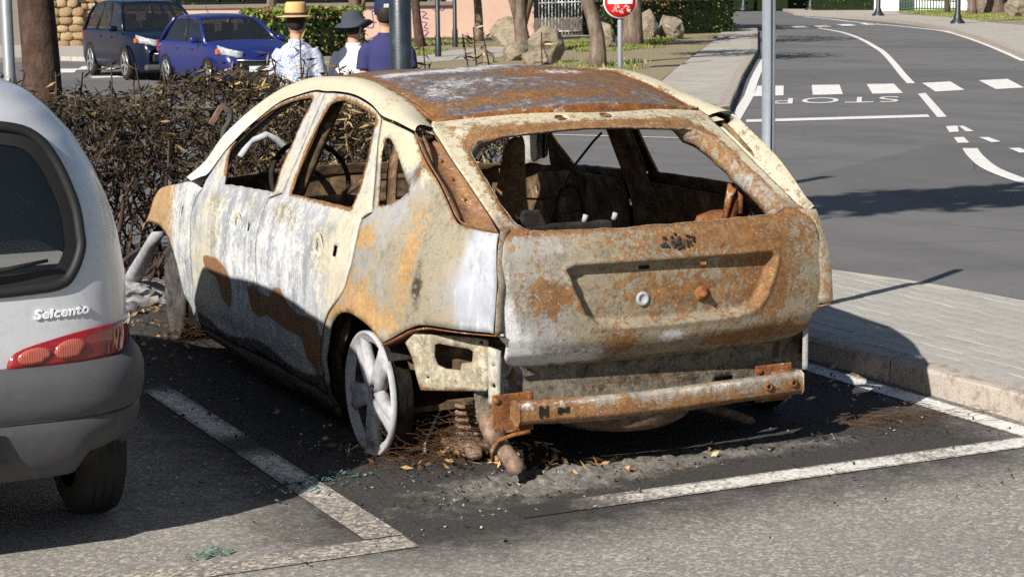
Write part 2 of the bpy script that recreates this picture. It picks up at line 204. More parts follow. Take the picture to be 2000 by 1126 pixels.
GPTS = {"lamp3":[47.66,57.83],"lamp2":[54.27,72.15],"lamp1":[60.94,87.6],"lamp0":[59.49,92.31],"signpole":[18.1,32.37],"tr1150":[18.48,34.19],"tr1235":[25.32,44.69],"tr1025":[20.83,42.77],"tr930":[24.14,52.78],"tr820":[20.59,49.45],"post855":[17.86,41.86],"post890":[21.26,48.31],"pinkbase_l":[24.06,58.43],"pinkbase_r":[28.14,55.98],"gate_r":[32.78,59.64],"gate_l":[28.96,57.52],"rock1":[18.49,36.82],"rock2":[18.52,38.59],"rock3":[17.92,36.25],"rock4":[23.76,43.53],"rock5":[28.69,49.81],"rock6":[29.78,50.11],"xc_rw":[7.98,38.77],"xc_fw":[7.69,34.97],"co_rw":[8.33,34.5],"co_fw":[8.46,32.07],"stonew_l":[11.97,60.15],"stonew_r":[13.03,59.19],"pavL1":[9.6,48.74],"pavL2":[9.97,46.77],"trunkL":[2.46,19.81],"poleL":[3.7,28.15],"bigtree":[61.75,73.18],"rockR":[56.99,65.39],"smalltree1890":[59.06,71.15],"greenw_l":[64.27,85.13],"greenw_r":[66.0,82.52],"hedgeR_l":[60.4,85.96],"hedgeR_r":[62.27,83.22],"hedgeM_l":[33.7,58.69],"hedgeM_r":[35.24,57.1],"hedgeM2":[37.11,58.86],"zl1":[8.02,41.8],"zl2":[8.52,43.09],"zl3":[8.95,43.79],"darkpost":[9.97,25.57],"path1":[16.7,40.07],"path2":[22.23,46.39],"grassA":[19.85,48.49],"grassB":[23.24,51.09],"wallwhite":[65.02,74.75]}
# ---------------------------------------------------------------- helpers
HDX, HDY = math.sin(YAW), math.cos(YAW)
def dd(x, y): return (x - CAM_POS[0])*HDX + (y - CAM_POS[1])*HDY
def gh(x, y): return -0.02*min(24., max(0., dd(x, y) - 12.))      # the land falls gently away behind the parking bays
def tag(o, label=None, cat=None, group=None, kind=None):
    for k, v in (('label', label), ('category', cat), ('group', group), ('kind', kind)):
        if v: o[k] = v
    return o
def empty(name, loc=(0, 0, 0), label=None, cat=None, group=None, rz=0):
    o = bpy.data.objects.new(name, None); COL.objects.link(o); o.location = loc; o.rotation_euler = (0, 0, rz)
    o.empty_display_size = .1
    return tag(o, label, cat, group)
def mesh(name, verts, faces, mat, parent=None, smooth=True, mats=None):
    me = bpy.data.meshes.new(name); me.from_pydata([tuple(v) for v in verts], [], [tuple(f) for f in faces]); me.update()
    for m_ in (mats or [mat]): me.materials.append(M(m_) if isinstance(m_, str) else m_)
    if smooth: me.polygons.foreach_set('use_smooth', [True]*len(me.polygons))
    o = bpy.data.objects.new(name, me); COL.objects.link(o); o.parent = parent
    return o
class MB:
    def __init__(s): s.v = []; s.f = []
    def add(s, v, f):
        b = len(s.v); s.v += [tuple(x) for x in v]; s.f += [tuple(i + b for i in q) for q in f]
    def box(s, c, d, rz=0, m=None, taper=1):
        x, y, z = d[0]/2, d[1]/2, d[2]/2
        vs = [Vector((sx*x*(taper if sz > 0 else 1), sy*y*(taper if sz > 0 else 1), sz*z)) for sz in (-1, 1) for sx, sy in ((-1, -1), (1, -1), (1, 1), (-1, 1))]
        mt = m or (Matrix.Translation(c) @ Matrix.Rotation(rz, 4, 'Z'))
        s.add([mt @ v for v in vs], [(3, 2, 1, 0), (4, 5, 6, 7), (0, 1, 5, 4), (1, 2, 6, 5), (2, 3, 7, 6), (3, 0, 4, 7)])
    def tube(s, pts, r, n=8, caps=True, flat=1.):
        pts = [Vector(p) for p in pts]; rs = r if isinstance(r, (list, tuple)) else [r]*len(pts)
        up = Vector((.31, .17, .93)); rings = []; prev = None
        for i, p in enumerate(pts):
            d = (pts[min(i+1, len(pts)-1)] - pts[max(i-1, 0)])
            d = d.normalized() if d.length > 1e-9 else Vector((0, 0, 1))
            if prev is None: prev = d.orthogonal().normalized() if abs(d.dot(up)) > .95 else d.cross(up).normalized()
            a = (prev - d*prev.dot(d)); a = a.normalized() if a.length > 1e-6 else d.orthogonal().normalized(); prev = a; b = d.cross(a)
            rings.append([p + (a*math.cos(2*math.pi*k/n) + b*math.sin(2*math.pi*k/n)*flat)*rs[i] for k in range(n)])
        v = [q for rg in rings for q in rg]; f = [(i*n+k, i*n+(k+1) % n, (i+1)*n+(k+1) % n, (i+1)*n+k) for i in range(len(pts)-1) for k in range(n)]
        if caps: f += [tuple(range(n-1, -1, -1)), tuple((len(pts)-1)*n + k for k in range(n))]
        s.add(v, f)
    def lathe(s, prof, n=24, m=Matrix.Identity(4), arc=None):   # profile of (r, z) about local Z
        v = [m @ Vector((r*math.cos(2*math.pi*k/n), r*math.sin(2*math.pi*k/n), z)) for r, z in prof for k in range(n)]
        s.add(v, [(i*n+k, i*n+(k+1) % n, (i+1)*n+(k+1) % n, (i+1)*n+k) for i in range(len(prof)-1) for k in range(n)])
    def build(s, name, mat, parent=None, smooth=True): return mesh(name, s.v, s.f, mat, parent, smooth)
def finish(o, bevel=0, sub=0, solid=0, off=-1, moff=0, seg=2, angle=None):
    if solid:
        m = o.modifiers.new('thick', 'SOLIDIFY'); m.thickness = solid; m.offset = off; m.material_offset = moff; m.material_offset_rim = 0
    if bevel: m = o.modifiers.new('bevel', 'BEVEL'); m.width = bevel; m.segments = seg; m.limit_method = 'ANGLE'; m.angle_limit = rad(35)
    if sub: m = o.modifiers.new('sub', 'SUBSURF'); m.levels = sub; m.render_levels = sub
    return o
def loft(curves, close=False):     # curves: lists of equal length
    n = len(curves[0]); v = [p for c in curves for p in c]
    f = [(i*n+k, i*n+k+1, (i+1)*n+k+1, (i+1)*n+k) for i in range(len(curves)-1) for k in range(n-1)]
    if close: f += [(i*n+n-1, i*n, (i+1)*n, (i+1)*n+n-1) for i in range(len(curves)-1)]
    return v, f
def resample(pts, n):
    P = np.array(pts, float); d = np.r_[0, np.cumsum(np.linalg.norm(np.diff(P, axis=0), axis=1))]; t = np.linspace(0, d[-1], n)
    return np.stack([np.interp(t, d, P[:, k]) for k in range(P.shape[1])], 1)
def catmull(pts, step):
    P = [np.array(p, float) for p in pts]; out = []
    if len(P) == 2: P = [P[0], P[1]]
    for i in range(len(P)-1):
        p0 = P[i-1] if i > 0 else 2*P[0]-P[1]; p1, p2 = P[i], P[i+1]; p3 = P[i+2] if i+2 < len(P) else 2*P[-1]-P[-2]
        n = max(1, int(round(np.linalg.norm(p2-p1)/step)))
        for k in range(n):
            t = k/n; out.append(.5*((2*p1)+(p2-p0)*t+(2*p0-5*p1+4*p2-p3)*t*t+(3*p1-p0-3*p2+p3)*t**3))
    out.append(P[-1]); return out
def smooth_poly(pts, step, corner=48):
    P = [np.array(p, float) for p in pts]; n = len(P); cs = []
    for i in range(n):
        a = P[i]-P[i-1]; b = P[(i+1) % n]-P[i]; c = np.dot(a, b)/(np.linalg.norm(a)*np.linalg.norm(b)+1e-12)
        if math.degrees(math.acos(max(-1, min(1, c)))) > corner: cs.append(i)
    if not cs: cs = [0]
    out = []
    for k, i in enumerate(cs):
        j = cs[(k+1) % len(cs)]; m = (j - i) % n or n
        out += catmull([P[(i+q) % n] for q in range(m+1)], step)[:-1]
    return np.array(out)
def inside(P, poly):
    x, y = P[:, 0], P[:, 1]; r = np.zeros(len(P), bool); q = np.array(poly); n = len(q)
    for i in range(n):
        x1, y1 = q[i]; x2, y2 = q[i-1]
        if y1 == y2: continue
        c = ((y1 > y) != (y2 > y)) & (x < (x2-x1)*(y-y1)/(y2-y1)+x1); r ^= c
    return r
def pdist(P, poly, closed=True):
    q = np.array(poly, float); d = np.full(len(P), 1e9)
    for i in range(len(q) if closed else len(q)-1):
        a, b = q[i], q[(i+1) % len(q)]; ab = b-a; t = np.clip(((P-a)@ab)/(ab@ab+1e-12), 0, 1)
        d = np.minimum(d, np.linalg.norm(P-(a+t[:, None]*ab), axis=1))
    return d
def sdist(P, poly): d = pdist(P, poly); return np.where(inside(P, poly), d, -d)   # positive inside
def shrink(poly, g):
    q = np.array(poly); A = .5*np.sum(q[:, 0]*np.roll(q[:, 1], -1)-np.roll(q[:, 0], -1)*q[:, 1]); s = 1 if A > 0 else -1
    e = np.roll(q, -1, 0)-np.roll(q, 1, 0); e /= np.linalg.norm(e, axis=1)[:, None]+1e-12
    return q + s*g*np.stack([-e[:, 1], e[:, 0]], 1)
def tri2d(outline, holes, step):
    lo, hi = outline.min(0), outline.max(0)
    nx, ny = int((hi[0]-lo[0])/step)+1, int((hi[1]-lo[1])/(step*.87))+1
    g = np.array([(lo[0]+(i+.5*(j % 2))*step, lo[1]+j*step*.87) for j in range(ny+1) for i in range(nx+1)])
    g = g[inside(g, outline)]; g = g[pdist(g, outline) > .45*step]
    for h in holes: g = g[~inside(g, h)]; g = g[pdist(g, h) > .45*step]
    V = []; E = []
    for lp in [outline]+list(holes):
        b = len(V); V += [tuple(p) for p in lp]; E += [(b+i, b+(i+1) % len(lp)) for i in range(len(lp))]
    V += [tuple(p) for p in g]
    r = geometry.delaunay_2d_cdt([Vector(v) for v in V], E, [], 0, 1e-5)
    P = np.array([tuple(v) for v in r[0]]); F = np.array([tuple(f) for f in r[2] if len(f) == 3])
    c = P[F].mean(1); k = inside(c, outline)
    for h in holes: k &= ~inside(c, h)
    F = F[k]; a, b, c = P[F[:, 0]], P[F[:, 1]], P[F[:, 2]]
    ar = (b[:, 0]-a[:, 0])*(c[:, 1]-a[:, 1])-(b[:, 1]-a[:, 1])*(c[:, 0]-a[:, 0]); F[ar < 0] = F[ar < 0][:, ::-1]; F = F[np.abs(ar) > 1e-9]
    return P, F
LAYERS = ('khaki', 'cream', 'ochre', 'slate', 'rust', 'brown', 'ash', 'char')
def setattr_(o, name, arr):
    a = o.data.attributes.new(name, 'FLOAT', 'POINT'); a.data.foreach_set('value', np.asarray(arr, np.float32))
def paint(o, fn=None, **base):
    n = len(o.data.vertices); P = np.zeros(n*3); o.data.vertices.foreach_get('co', P); P = P.reshape(-1, 3)
    L = {k: np.full(n, base.get(k, 0.)) for k in LAYERS}
    if fn: fn(P, L)
    for k in LAYERS: setattr_(o, k, L[k])
    return o
def ragged(q, a):
    q = np.array(q); n = len(q); r = RNG.normal(0, 1, n); r = (r+np.roll(r, 1)*.7+np.roll(r, -1)*.7)/1.4; e = np.roll(q, -1, 0)-np.roll(q, 1, 0); e /= np.linalg.norm(e, axis=1)[:, None]+1e-12
    return q+a*r[:, None]*np.stack([-e[:, 1], e[:, 0]], 1)
def panel(name, outline, mapfn, mat, parent, holes=(), step=.025, thick=.006, gap=.0045, corner=48, flip=False, inner='burnt_inner', mats=None):
    ol = shrink(smooth_poly(outline, step, corner), gap); hs = [ragged(smooth_poly(h, min(step, .02), corner), .0009 if len(h) > 10 else .0004) for h in holes]
    P, F = tri2d(ol, hs, step); V = mapfn(P)
    if flip: F = F[:, ::-1]
    o = mesh(name, V.tolist(), F.tolist(), None, parent, True, [mat, inner])
    return finish(o, solid=thick, moff=1)
def mirror(o, name=None, parent=None, flip=True):
    me = o.data.copy(); me.transform(Matrix.Scale(-1, 4, (1, 0, 0))); me.flip_normals()
    r = o.copy(); r.data = me; COL.objects.link(r)
    if parent: r.parent = parent
    return r
def blob(P, c, r, s=1., dims=(0, 1, 2)):
    c = np.array(c); r = np.array(r); return s*np.exp(-np.sum(((P[:, dims]-c)/r)**2, 1))
# ---------------------------------------------------------------- ground, road, pavements
def sheet(name, poly, dz, mat, parent=None, kind=None, zfn=None, thick=0, step=None):
    bm = bmesh.new(); vs = [bm.verts.new((x, y, 0)) for x, y in poly]; bm.faces.new(vs)
    if sum(poly[i-1][0]*poly[i][1]-poly[i][0]*poly[i-1][1] for i in range(len(poly))) < 0: bmesh.ops.reverse_faces(bm, faces=bm.faces)
    for D in (12., 36.):
        co = (CAM_POS[0]+HDX*D, CAM_POS[1]+HDY*D, 0); bmesh.ops.bisect_plane(bm, geom=bm.verts[:]+bm.edges[:]+bm.faces[:], plane_co=co, plane_no=(HDX, HDY, 0))
    bmesh.ops.triangulate(bm, faces=bm.faces[:])
    if thick:
        r = bmesh.ops.extrude_face_region(bm, geom=bm.faces[:]); nv = [e for e in r['geom'] if isinstance(e, bmesh.types.BMVert)]
        low = set(bm.verts)-set(nv)
        for v in bm.verts: v.co.z = (zfn or gh)(v.co.x, v.co.y) + (dz if v not in low else dz-thick)
        bmesh.ops.recalc_face_normals(bm, faces=bm.faces[:])
    else:
        for v in bm.verts: v.co.z = (zfn or gh)(v.co.x, v.co.y) + dz
    me = bpy.data.meshes.new(name); bm.to_mesh(me); bm.free(); me.materials.append(M(mat))
    o = bpy.data.objects.new(name, me); COL.objects.link(o); o.parent = parent
    if kind: o['kind'] = kind
    return o
def ribbon(pts, wd, step=.4):
    c = np.array(catmull(pts, step)); t = np.gradient(c, axis=0); t /= np.linalg.norm(t, axis=1)[:, None]; nrm = np.stack([-t[:, 1], t[:, 0]], 1)*wd/2
    return [tuple(p) for p in c+nrm]+[tuple(p) for p in (c-nrm)[::-1]]
sheet('ground', [(-400, -120), (500, -120), (500, 900), (-400, 900)], -.05, 'soil', kind='structure')
ROAD = sheet('road', [(-70, 5.9), (1.2, 5.9), (2.4, 4.4), (3.05, 3.2), (3.35, 2.4), (3.44, 1.9), (3.5, 1.3), (3.55, -.3), (3.6, -14), (60, -14), (90, 60), (62, 110), (20, 110), (-70, 70)], -.004, 'asphalt_road', kind='structure')
G = GDATA
for k in ('zebra1', 'zebra2', 'zebra3', 'zebra4', 'zebra5', 'fz1', 'fz2', 'fz3', 'fz4'): sheet('crossing_stripe', G[k], .004, 'paint_road', ROAD)
sheet('stop_line', G['stopline'], .004, 'paint_road', ROAD)
for k in ('dash', 'arrowA', 'arrowB', 'small1', 'small2', 'small3'): sheet('lane_dash', G[k], .004, 'paint_road', ROAD)
sheet('centre_line', ribbon(G['ctr'], .16, 1.), .004, 'paint_road', ROAD)
sheet('lane_curve_line', ribbon(G['curve'], .16, .3), .004, 'paint_road', ROAD)
sheet('edge_line', ribbon(G['edgeL'], .17, 1.5), .004, 'paint_road', ROAD)
sheet('edge_line', ribbon(G['edgeR'], .2, 1.5), .004, 'paint_road', ROAD)
sheet('crossing_line', ribbon(G['farline'], .09, .5), .004, 'paint_road', ROAD)
for p in ([(7.0, 41.5), (8.0, 41.2), (8.6, 43.3), (7.4, 43.5)], [(8.4, 42.6), (9.4, 42.4), (10.0, 44.2), (9.0, 44.5)], [(7.7, 38.2), (8.5, 38.1), (8.6, 38.8), (7.8, 38.9)]): sheet('crossing_stripe', p, .004, 'paint_road', ROAD)
def road_word():
    cu = bpy.data.curves.new('word', 'FONT'); cu.body = 'STOP'; cu.space_character = 1.12; cu.resolution_u = 6
    to = bpy.data.objects.new('word', cu); COL.objects.link(to); dg = bpy.context.evaluated_depsgraph_get()
    me = bpy.data.meshes.new_from_object(to.evaluated_get(dg)); bpy.data.objects.remove(to)
    co = [v.co.copy() for v in me.vertices]; x0, x1 = min(c.x for c in co), max(c.x for c in co); y0, y1 = min(c.y for c in co), max(c.y for c in co)
    A, B, Cq, D = [Vector((*p, 0)) for p in G['stop4']]    # S-foot, P-foot, P-head, S-head
    for v in me.vertices:
        s, t = (v.co.x-x0)/(x1-x0), (v.co.y-y0)/(y1-y0); p = (A*(1-s)+B*s)*(1-t)+(D*(1-s)+Cq*s)*t
        v.co = (p.x, p.y, gh(p.x, p.y)+.006)
    me.materials.clear(); me.materials.append(M('paint_road')); o = bpy.data.objects.new('stop_lettering', me); COL.objects.link(o); o.parent = ROAD
road_word()
# parking bay asphalt: fine grid with soot and ash
def lot():
    xs = np.unique(np.r_[np.linspace(-30, -3.2, 8), np.arange(-3.2, -1.4, .05), np.arange(-1.4, 1.0, .025), np.arange(1.0, 1.62, .05), 1.62]); ys = np.unique(np.r_[np.linspace(-14, -2.2, 6), np.arange(-2.2, -1., .05), np.arange(-1., 0., .025), np.arange(0., 4.2, .05), np.linspace(4.2, 5.9, 6)])
    X, Y = np.meshgrid(xs, ys, indexing='ij'); n, m_ = X.shape
    Z = .012*np.sin(X*3.1)*np.sin(Y*2.3)*0
    P = np.stack([X, Y, Z], 2).reshape(-1, 3); f = [(i*m_+j, (i+1)*m_+j, (i+1)*m_+j+1, i*m_+j+1) for i in range(n-1) for j in range(m_-1)]
    o = mesh('parking_asphalt', P.tolist(), f, 'asphalt_coarse'); o['kind'] = 'structure'
    x, y = P[:, 0], P[:, 1]
    dx = np.maximum(np.abs(x-0)-.95, 0); dy = np.maximum(np.maximum(y-3.5, -.75-y), 0); d = np.hypot(dx, dy)
    soot = np.clip(1.02-d*1.15, 0, 1); soot += blob(P, (-1.15, 1.3), (.35, 1.4), .35, (0, 1)); soot += blob(P, (1.2, 1.), (.5, 1.2), .5, (0, 1)); soot += blob(P, (-.9, -1.0), (.9, .35), .2, (0, 1)); soot = np.where(x < -2.2, soot*np.clip(1-(-2.2-x)*1.5, 0, 1), soot)
    ash = .05 + blob(P, (-.42, -.62), (.42, .20), .75, (0, 1)) + blob(P, (.3, -.62), (.75, .10), .55, (0, 1)) + blob(P, (.5, -.47), (.5, .05), .3, (0, 1)) + blob(P, (-.95, -.85), (.5, .25), .25, (0, 1)) + blob(P, (-1.2, 2.9), (.5, .5), .3, (0, 1)) + blob(P, (-.9, .15), (.2, .3), .25, (0, 1))
    amp = np.clip(ash-.22, 0, .6)*.045+np.clip(soot-.75, 0, .3)*.012; h_ = RNG.random(len(P))**2; zz = amp*h_; zz[(np.abs(x+.9) > 1.4) & (np.abs(x) > 1.4)] = 0; zz[pdist(P[:, :2], [(-1.36, -1.1), (-1.08, -1.1), (-1.08, 1.7), (-1.36, 1.7)]) < .0] = 0; zz[(x > -1.36) & (x < -1.08)] = 0; zz[y < -.84] = 0; zz[x > 1.3] = 0
    P[:, 2] = zz; o.data.vertices.foreach_set('co', P.ravel()); o.data.update()
    setattr_(o, 'soot', soot); setattr_(o, 'ash', ash); return o
LOT = lot()
def bay_line(x0, x1, y0, y1, wearfn):
    nx, ny = max(2, int(abs(x1-x0)/.012)), max(2, int(abs(y1-y0)/.012)); V = []; f = []
    for i in range(nx+1):
        for j in range(ny+1):
            V.append((x0+(x1-x0)*i/nx, y0+(y1-y0)*j/ny, .004))
    f = [(i*(ny+1)+j, (i+1)*(ny+1)+j, (i+1)*(ny+1)+j+1, i*(ny+1)+j+1) for i in range(nx) for j in range(ny)]
    o = mesh('bay_line', V, f, 'paint_worn', LOT); P = np.array(V); w_, s_ = wearfn(P[:, 0], P[:, 1]); e_ = np.minimum(np.abs(P[:, 0]-x0), np.abs(P[:, 0]-x1)) if abs(x1-x0) < abs(y1-y0) else np.minimum(np.abs(P[:, 1]-y0), np.abs(P[:, 1]-y1)); w_ = w_+.42*np.exp(-(e_/.014)**2); setattr_(o, 'wear', w_); setattr_(o, 'soot', s_); return o
bay_line(-1.28, -1.155, -1.02, 1.62, lambda x, y: (.50+.75*np.exp(-((y-.36)/.13)**2)+.75*np.exp(-((y+.88)/.32)**2), .12+.8*np.exp(-((y-.36)/.16)**2)+.75*np.clip((y-1.35)/.2, 0, 1)))
bay_line(-2.9, -1.16, -1.165, -1.03, lambda x, y: (.82+.6*np.exp(-((x+1.15)/.3)**2), .0*x))
bay_line(-.74, 1.56, -1.03, -.90, lambda x, y: (.36+.45*np.exp(-((x+.75)/.6)**2)+.9*np.exp(-((x+.74)/.16)**2)+.2*np.exp(-((x-.9)/.2)**2), .10+.8*np.exp(-((x+.74)/.38)**2)))
bay_line(1.38, 1.50, -.90, 1.7, lambda x, y: (.25+.2*np.clip(y, 0, 1), .15+.28*np.clip(y+.15, 0, 1.2)))
# right pavement with kerb stones and pavers
PZ = lambda x, y: .106-.057*max(0, x-1.62)
PAV = sheet('pavement', [(1.66, -14), (3.62, -14), (3.56, -.3), (3.51, 1.3), (3.45, 1.9), (3.36, 2.4), (3.06, 3.2), (2.41, 4.4), (1.66, 5.2)], -.008, 'paver_joint', kind='structure', zfn=PZ, thick=.2)
def pavers():
    bm = bmesh.new(); bmesh.ops.create_cube(bm, size=1); bmesh.ops.scale(bm, vec=(.128, .296, .03), verts=bm.verts[:]); me = bpy.data.meshes.new('paver'); bm.to_mesh(me); bm.free(); me.materials.append(M('paver'))
    far = [(3.56, -.3), (3.51, 1.3), (3.45, 1.9), (3.36, 2.4), (3.06, 3.2), (2.6, 4.)]
    k = 0; ang = -math.atan(.062)
    for i in range(15):
        x = 1.672+.066+i*.1325
        for j in range(-4, 14):
            y = j*.3005+(i % 2)*.15
            xe = np.interp(y+.15, [p[1] for p in far], [p[0] for p in far])
            if x+.066 > xe or y > 3.3 or (y < -.75 - .0*x): continue
            o = bpy.data.objects.new('paver', me); COL.objects.link(o); o.parent = PAV
            o.location = (x, y, PZ(x, y)-.0145+random.uniform(-.0016, .0016)); o.rotation_euler = (random.gauss(0, .004), -ang+random.gauss(0, .006), random.gauss(0, .004)); k += 1
    return k
pavers()
KERB = empty('kerb', (1.61, 0, 0)); KERB['kind'] = 'structure'
for j in range(-5, 6):
    mb = MB(); y0 = .15+j*1.0; w2 = .062
    prof = [(-.062, -.1), (-.056, .09), (-.046, .102), (-.028, .106), (.058, .108), (.062, -.1)]
    v, f = loft([[(x+1.61, y, z) for x, z in prof] for y in (y0+.006, y0+.016, y0+.25, y0+.5, y0+.75, y0+.982, y0+.994)]); v = [(x+random.gauss(0, .0025), y, z+random.gauss(0, .002)) for x, y, z in v]
    mb.add(v, f); n = len(prof); mb.f += [tuple(range(n-1, -1, -1)), tuple(6*n+i for i in range(n))]
    o = mb.build('kerb_stone', 'kerb_stone', None, False); o.parent = KERB; o.location = (-1.61, 0, 0)
mb = MB(); mb.box((1.614, .65, .04), (.108, 11., .10)); o = mb.build('kerb_bed', 'soot_metal', None, False); o.parent = KERB; o.location = (-1.61, 0, 0)
# pavement wedge across the junction, far pavement, lawns
PW2 = sheet('pavement', [(x, y) for x, y in G['wedge']], .12, 'pavement_far', kind='structure', thick=.25)
K2 = empty('kerb', (*G['wedge'][8], gh(*G['wedge'][8]))); K2['kind'] = 'structure'
def kerb_run(pts, parent, wd=.14, h=.125, side=1, L=1.6, mat='kerb_stone'):
    c = resample(pts, max(2, int(np.sum(np.linalg.norm(np.diff(np.array(pts), axis=0), axis=1))/L)+1)); pl = Vector(parent.location)
    for a, b in zip(c[:-1], c[1:]):
        d = (b-a)/np.linalg.norm(b-a); nn = np.array([-d[1], d[0]])*wd*side; a2, b2 = a+d*.006, b-d*.006; V = []
        for q in (a2, b2):
            for p, zz in ((q, -.15), (q, h-.015), (q+nn*.1, h), (q+nn, h), (q+nn, -.15)): V.append((p[0]-pl.x, p[1]-pl.y, gh(*p)+zz-pl.z))
        f = [(i, (i+1) % 5, 5+(i+1) % 5, 5+i) for i in range(5)]+[(4, 3, 2, 1, 0), (5, 6, 7, 8, 9)]
        mesh('kerb_stone', V, f, mat, parent, False)
wg = G['wedge']; kerb_run([wg[12], wg[11], wg[10], wg[9], wg[8], wg[7], wg[6]], K2, .2, .128, 1, 2.)
PR = sheet('pavement', [tuple(p) for p in G['kerbR']]+[(26, 27), (40, 26), (44.5, 46), (49, 57), (54, 66), (57, 74), (64, 84), (62, 92)], .12, 'pavement_far', kind='structure', thick=.2)
K3 = empty('kerb', (*G['kerbR'][3], gh(*G['kerbR'][3]))); K3['kind'] = 'structure'
kerb_run(G['kerbR']+[(26, 27)], K3, .2, .127, -1, 2.5)
LAWN_R = sheet('lawn', [(40.5, 26), (44.5, 46), (49, 57), (54, 66), (57, 74), (64, 84), (120, 110), (120, 20)], .10, 'soil', kind='structure')
LAWN_M = sheet('lawn', [(13.2, 21.2), (16.0, 27.1), (19.65, 32.5), (24.7, 40), (28.9, 46), (34.9, 55.1), (42, 67), (36, 84), (10.5, 70), (13.5, 50), (11.5, 36), (10.8, 26)], .09, 'soil', kind='structure')
sheet('path', [(14.2, 39.2), (16.5, 39.0), (19.0, 40.5), (23.8, 47.2), (23.0, 48.3), (19.6, 45.5), (16.6, 41.6), (14.0, 40.8)], .097, 'pavement_far', kind='structure')
sheet('path', [(15, 57.5), (28.8, 54.6), (34, 56.5), (34.5, 58.2), (28.8, 56.4), (15, 59.4)], .097, 'pavement_far', kind='structure')
PL = sheet('pavement', [(2, 48.6), (9.4, 48.6), (10.6, 46.4), (14, 46), (16, 58), (2, 62)], .12, 'pavement_far', kind='structure', thick=.2)
# ---------------------------------------------------------------- the burnt-out hatchback (nose towards +Y, rear axle over the origin)
CAR = empty('burnt_car', (0, 0, 0), 'burnt-out rusty hatchback without glass or tyres in the parking bay', 'car')
def table(xs, ys, n=400, k=13):
    X = np.linspace(xs[0], xs[-1], n); Y = np.interp(X, xs, ys); pad = np.r_[np.full(k, Y[0]), Y, np.full(k, Y[-1])]; ker = np.hanning(2*k+1); ker /= ker.sum()
    Y2 = np.convolve(pad, ker, 'same')[k:-k]; Y2[:3] = Y[:3]; Y2[-3:] = Y[-3:]
    return lambda q: np.interp(q, X, Y2)
W_Y = table([-.80, -.70, -.60, -.45, -.25, 0, .4, 1.3, 2.2, 2.8, 3.1, 3.35, 3.6], [.60, .66, .735, .80, .86, .895, .91, .915, .91, .895, .86, .79, .66])
W_Z = table([0, .08, .15, .3, .5, .66, .76, .82, .86, 1.2, 1.35], [-.09, -.07, -.04, -.01, 0, -.008, -.03, -.052, -.072, -.232, -.30], 600, 9)
def wside(y, z):
    w = W_Y(y) + W_Z(z)
    w = w + .014*np.exp(-((np.hypot(y-.07, z-.2)-.34)/.05)**2)*(z > .1)*(z < .6)*(y < .6)     # rear arch flare
    w = w - .006*np.exp(-((z-.235)/.03)**2)                                              # door crease
    w = w + .004*np.sin(y*9+z*4)*np.exp(-((z-.5)/.25)**2)                                 # heat buckling
    return w
def side_map(P): return np.stack([-wside(P[:, 0], P[:, 1]), P[:, 0], P[:, 1]], 1)
FSEAM = [(1.90, .80), (1.965, .73), (1.985, .65), (1.98, .53), (1.985, .41), (2.01, .26), (1.99, .17)]
BSEAM = [(1.063, .185), (1.063, .25), (1.058, .363), (1.076, .5), (1.088, .603), (1.082, .691), (1.069, .766), (1.051, .833)]
RSEAM = [(.375, .16), (.383, .201), (.368, .292), (.319, .404), (.251, .483), (.147, .564), (.09, .658), (.079, .723), (.08, .775), (.099, .85)]
FR_F = [(.911, 1.258), (1.021, 1.257), (1.193, 1.230), (1.387, 1.187), (1.612, 1.085), (1.751, .998), (1.815, .945), (1.90, .83)]
FR_R = [(.29, 1.203), (.404, 1.234), (.591, 1.259), (.78, 1.263), (.911, 1.258)]
QSEAM = [(.037, .878), (.136, 1.006), (.22, 1.111), (.274, 1.194)]
FWIN = [(1.644, .838), (1.743, .95), (1.745, .985), (1.697, 1.032), (1.549, 1.11), (1.336, 1.183), (1.102, 1.224), (1.024, 1.228), (1.012, 1.218), (1.033, 1.141), (1.039, 1.047), (1.051, .954), (1.022, .861), (1.326, .851)]
RWIN = [(.84, .87), (.853, .948), (.859, 1.04), (.848, 1.132), (.822, 1.197), (.789, 1.222), (.708, 1.234), (.585, 1.229), (.443, 1.213), (.339, 1.196), (.307, 1.183), (.288, 1.132), (.247, 1.043), (.214, .948), (.213, .876), (.517, .874)]
QWIN = [(.17, 1.129), (.122, 1.13), (.028, 1.084), (-.046, 1.043), (-.150, .979), (-.159, .962), (-.088, .921), (-.013, .903), (.006, .903), (.055, .957), (.116, 1.031), (.156, 1.086)]
LCH = [(-.618, .878), (-.512, .884), (-.462, .899), (-.392, .953), (-.30, 1.018), (-.181, 1.081), (-.101, 1.127), (-.039, 1.163)]
def slot(y, z, a, b): return [(y-a, z-b), (y+a, z-b), (y+a, z+b), (y-a, z+b)]
def oval(y, z, a, b): return [(y+a*math.cos(t), z+b*math.sin(t)) for t in np.linspace(0, 2*math.pi, 9)[:-1]]
STAIN1 = [(1.806, .509), (1.746, .521), (1.612, .526), (1.465, .503), (1.392, .456), (1.386, .398), (1.422, .342), (1.459, .337), (1.56, .362), (1.578, .404), (1.626, .442), (1.736, .45), (1.785, .466)]
STAIN2 = [(1.189, .457), (1.10, .478), (1.042, .456), (.919, .453), (.847, .504), (.77, .51), (.695, .464), (.598, .434), (.484, .439), (.368, .433), (.32, .37), (.35, .198), (.46, .22), (.534, .267), (.561, .344), (.761, .353), (.968, .373), (1.068, .347), (1.16, .365)]
YZ = (1, 2)
def stain(P, poly, soft=.025): return np.clip(.5+sdist(P[:, YZ], poly)/soft*.5, 0, 1)
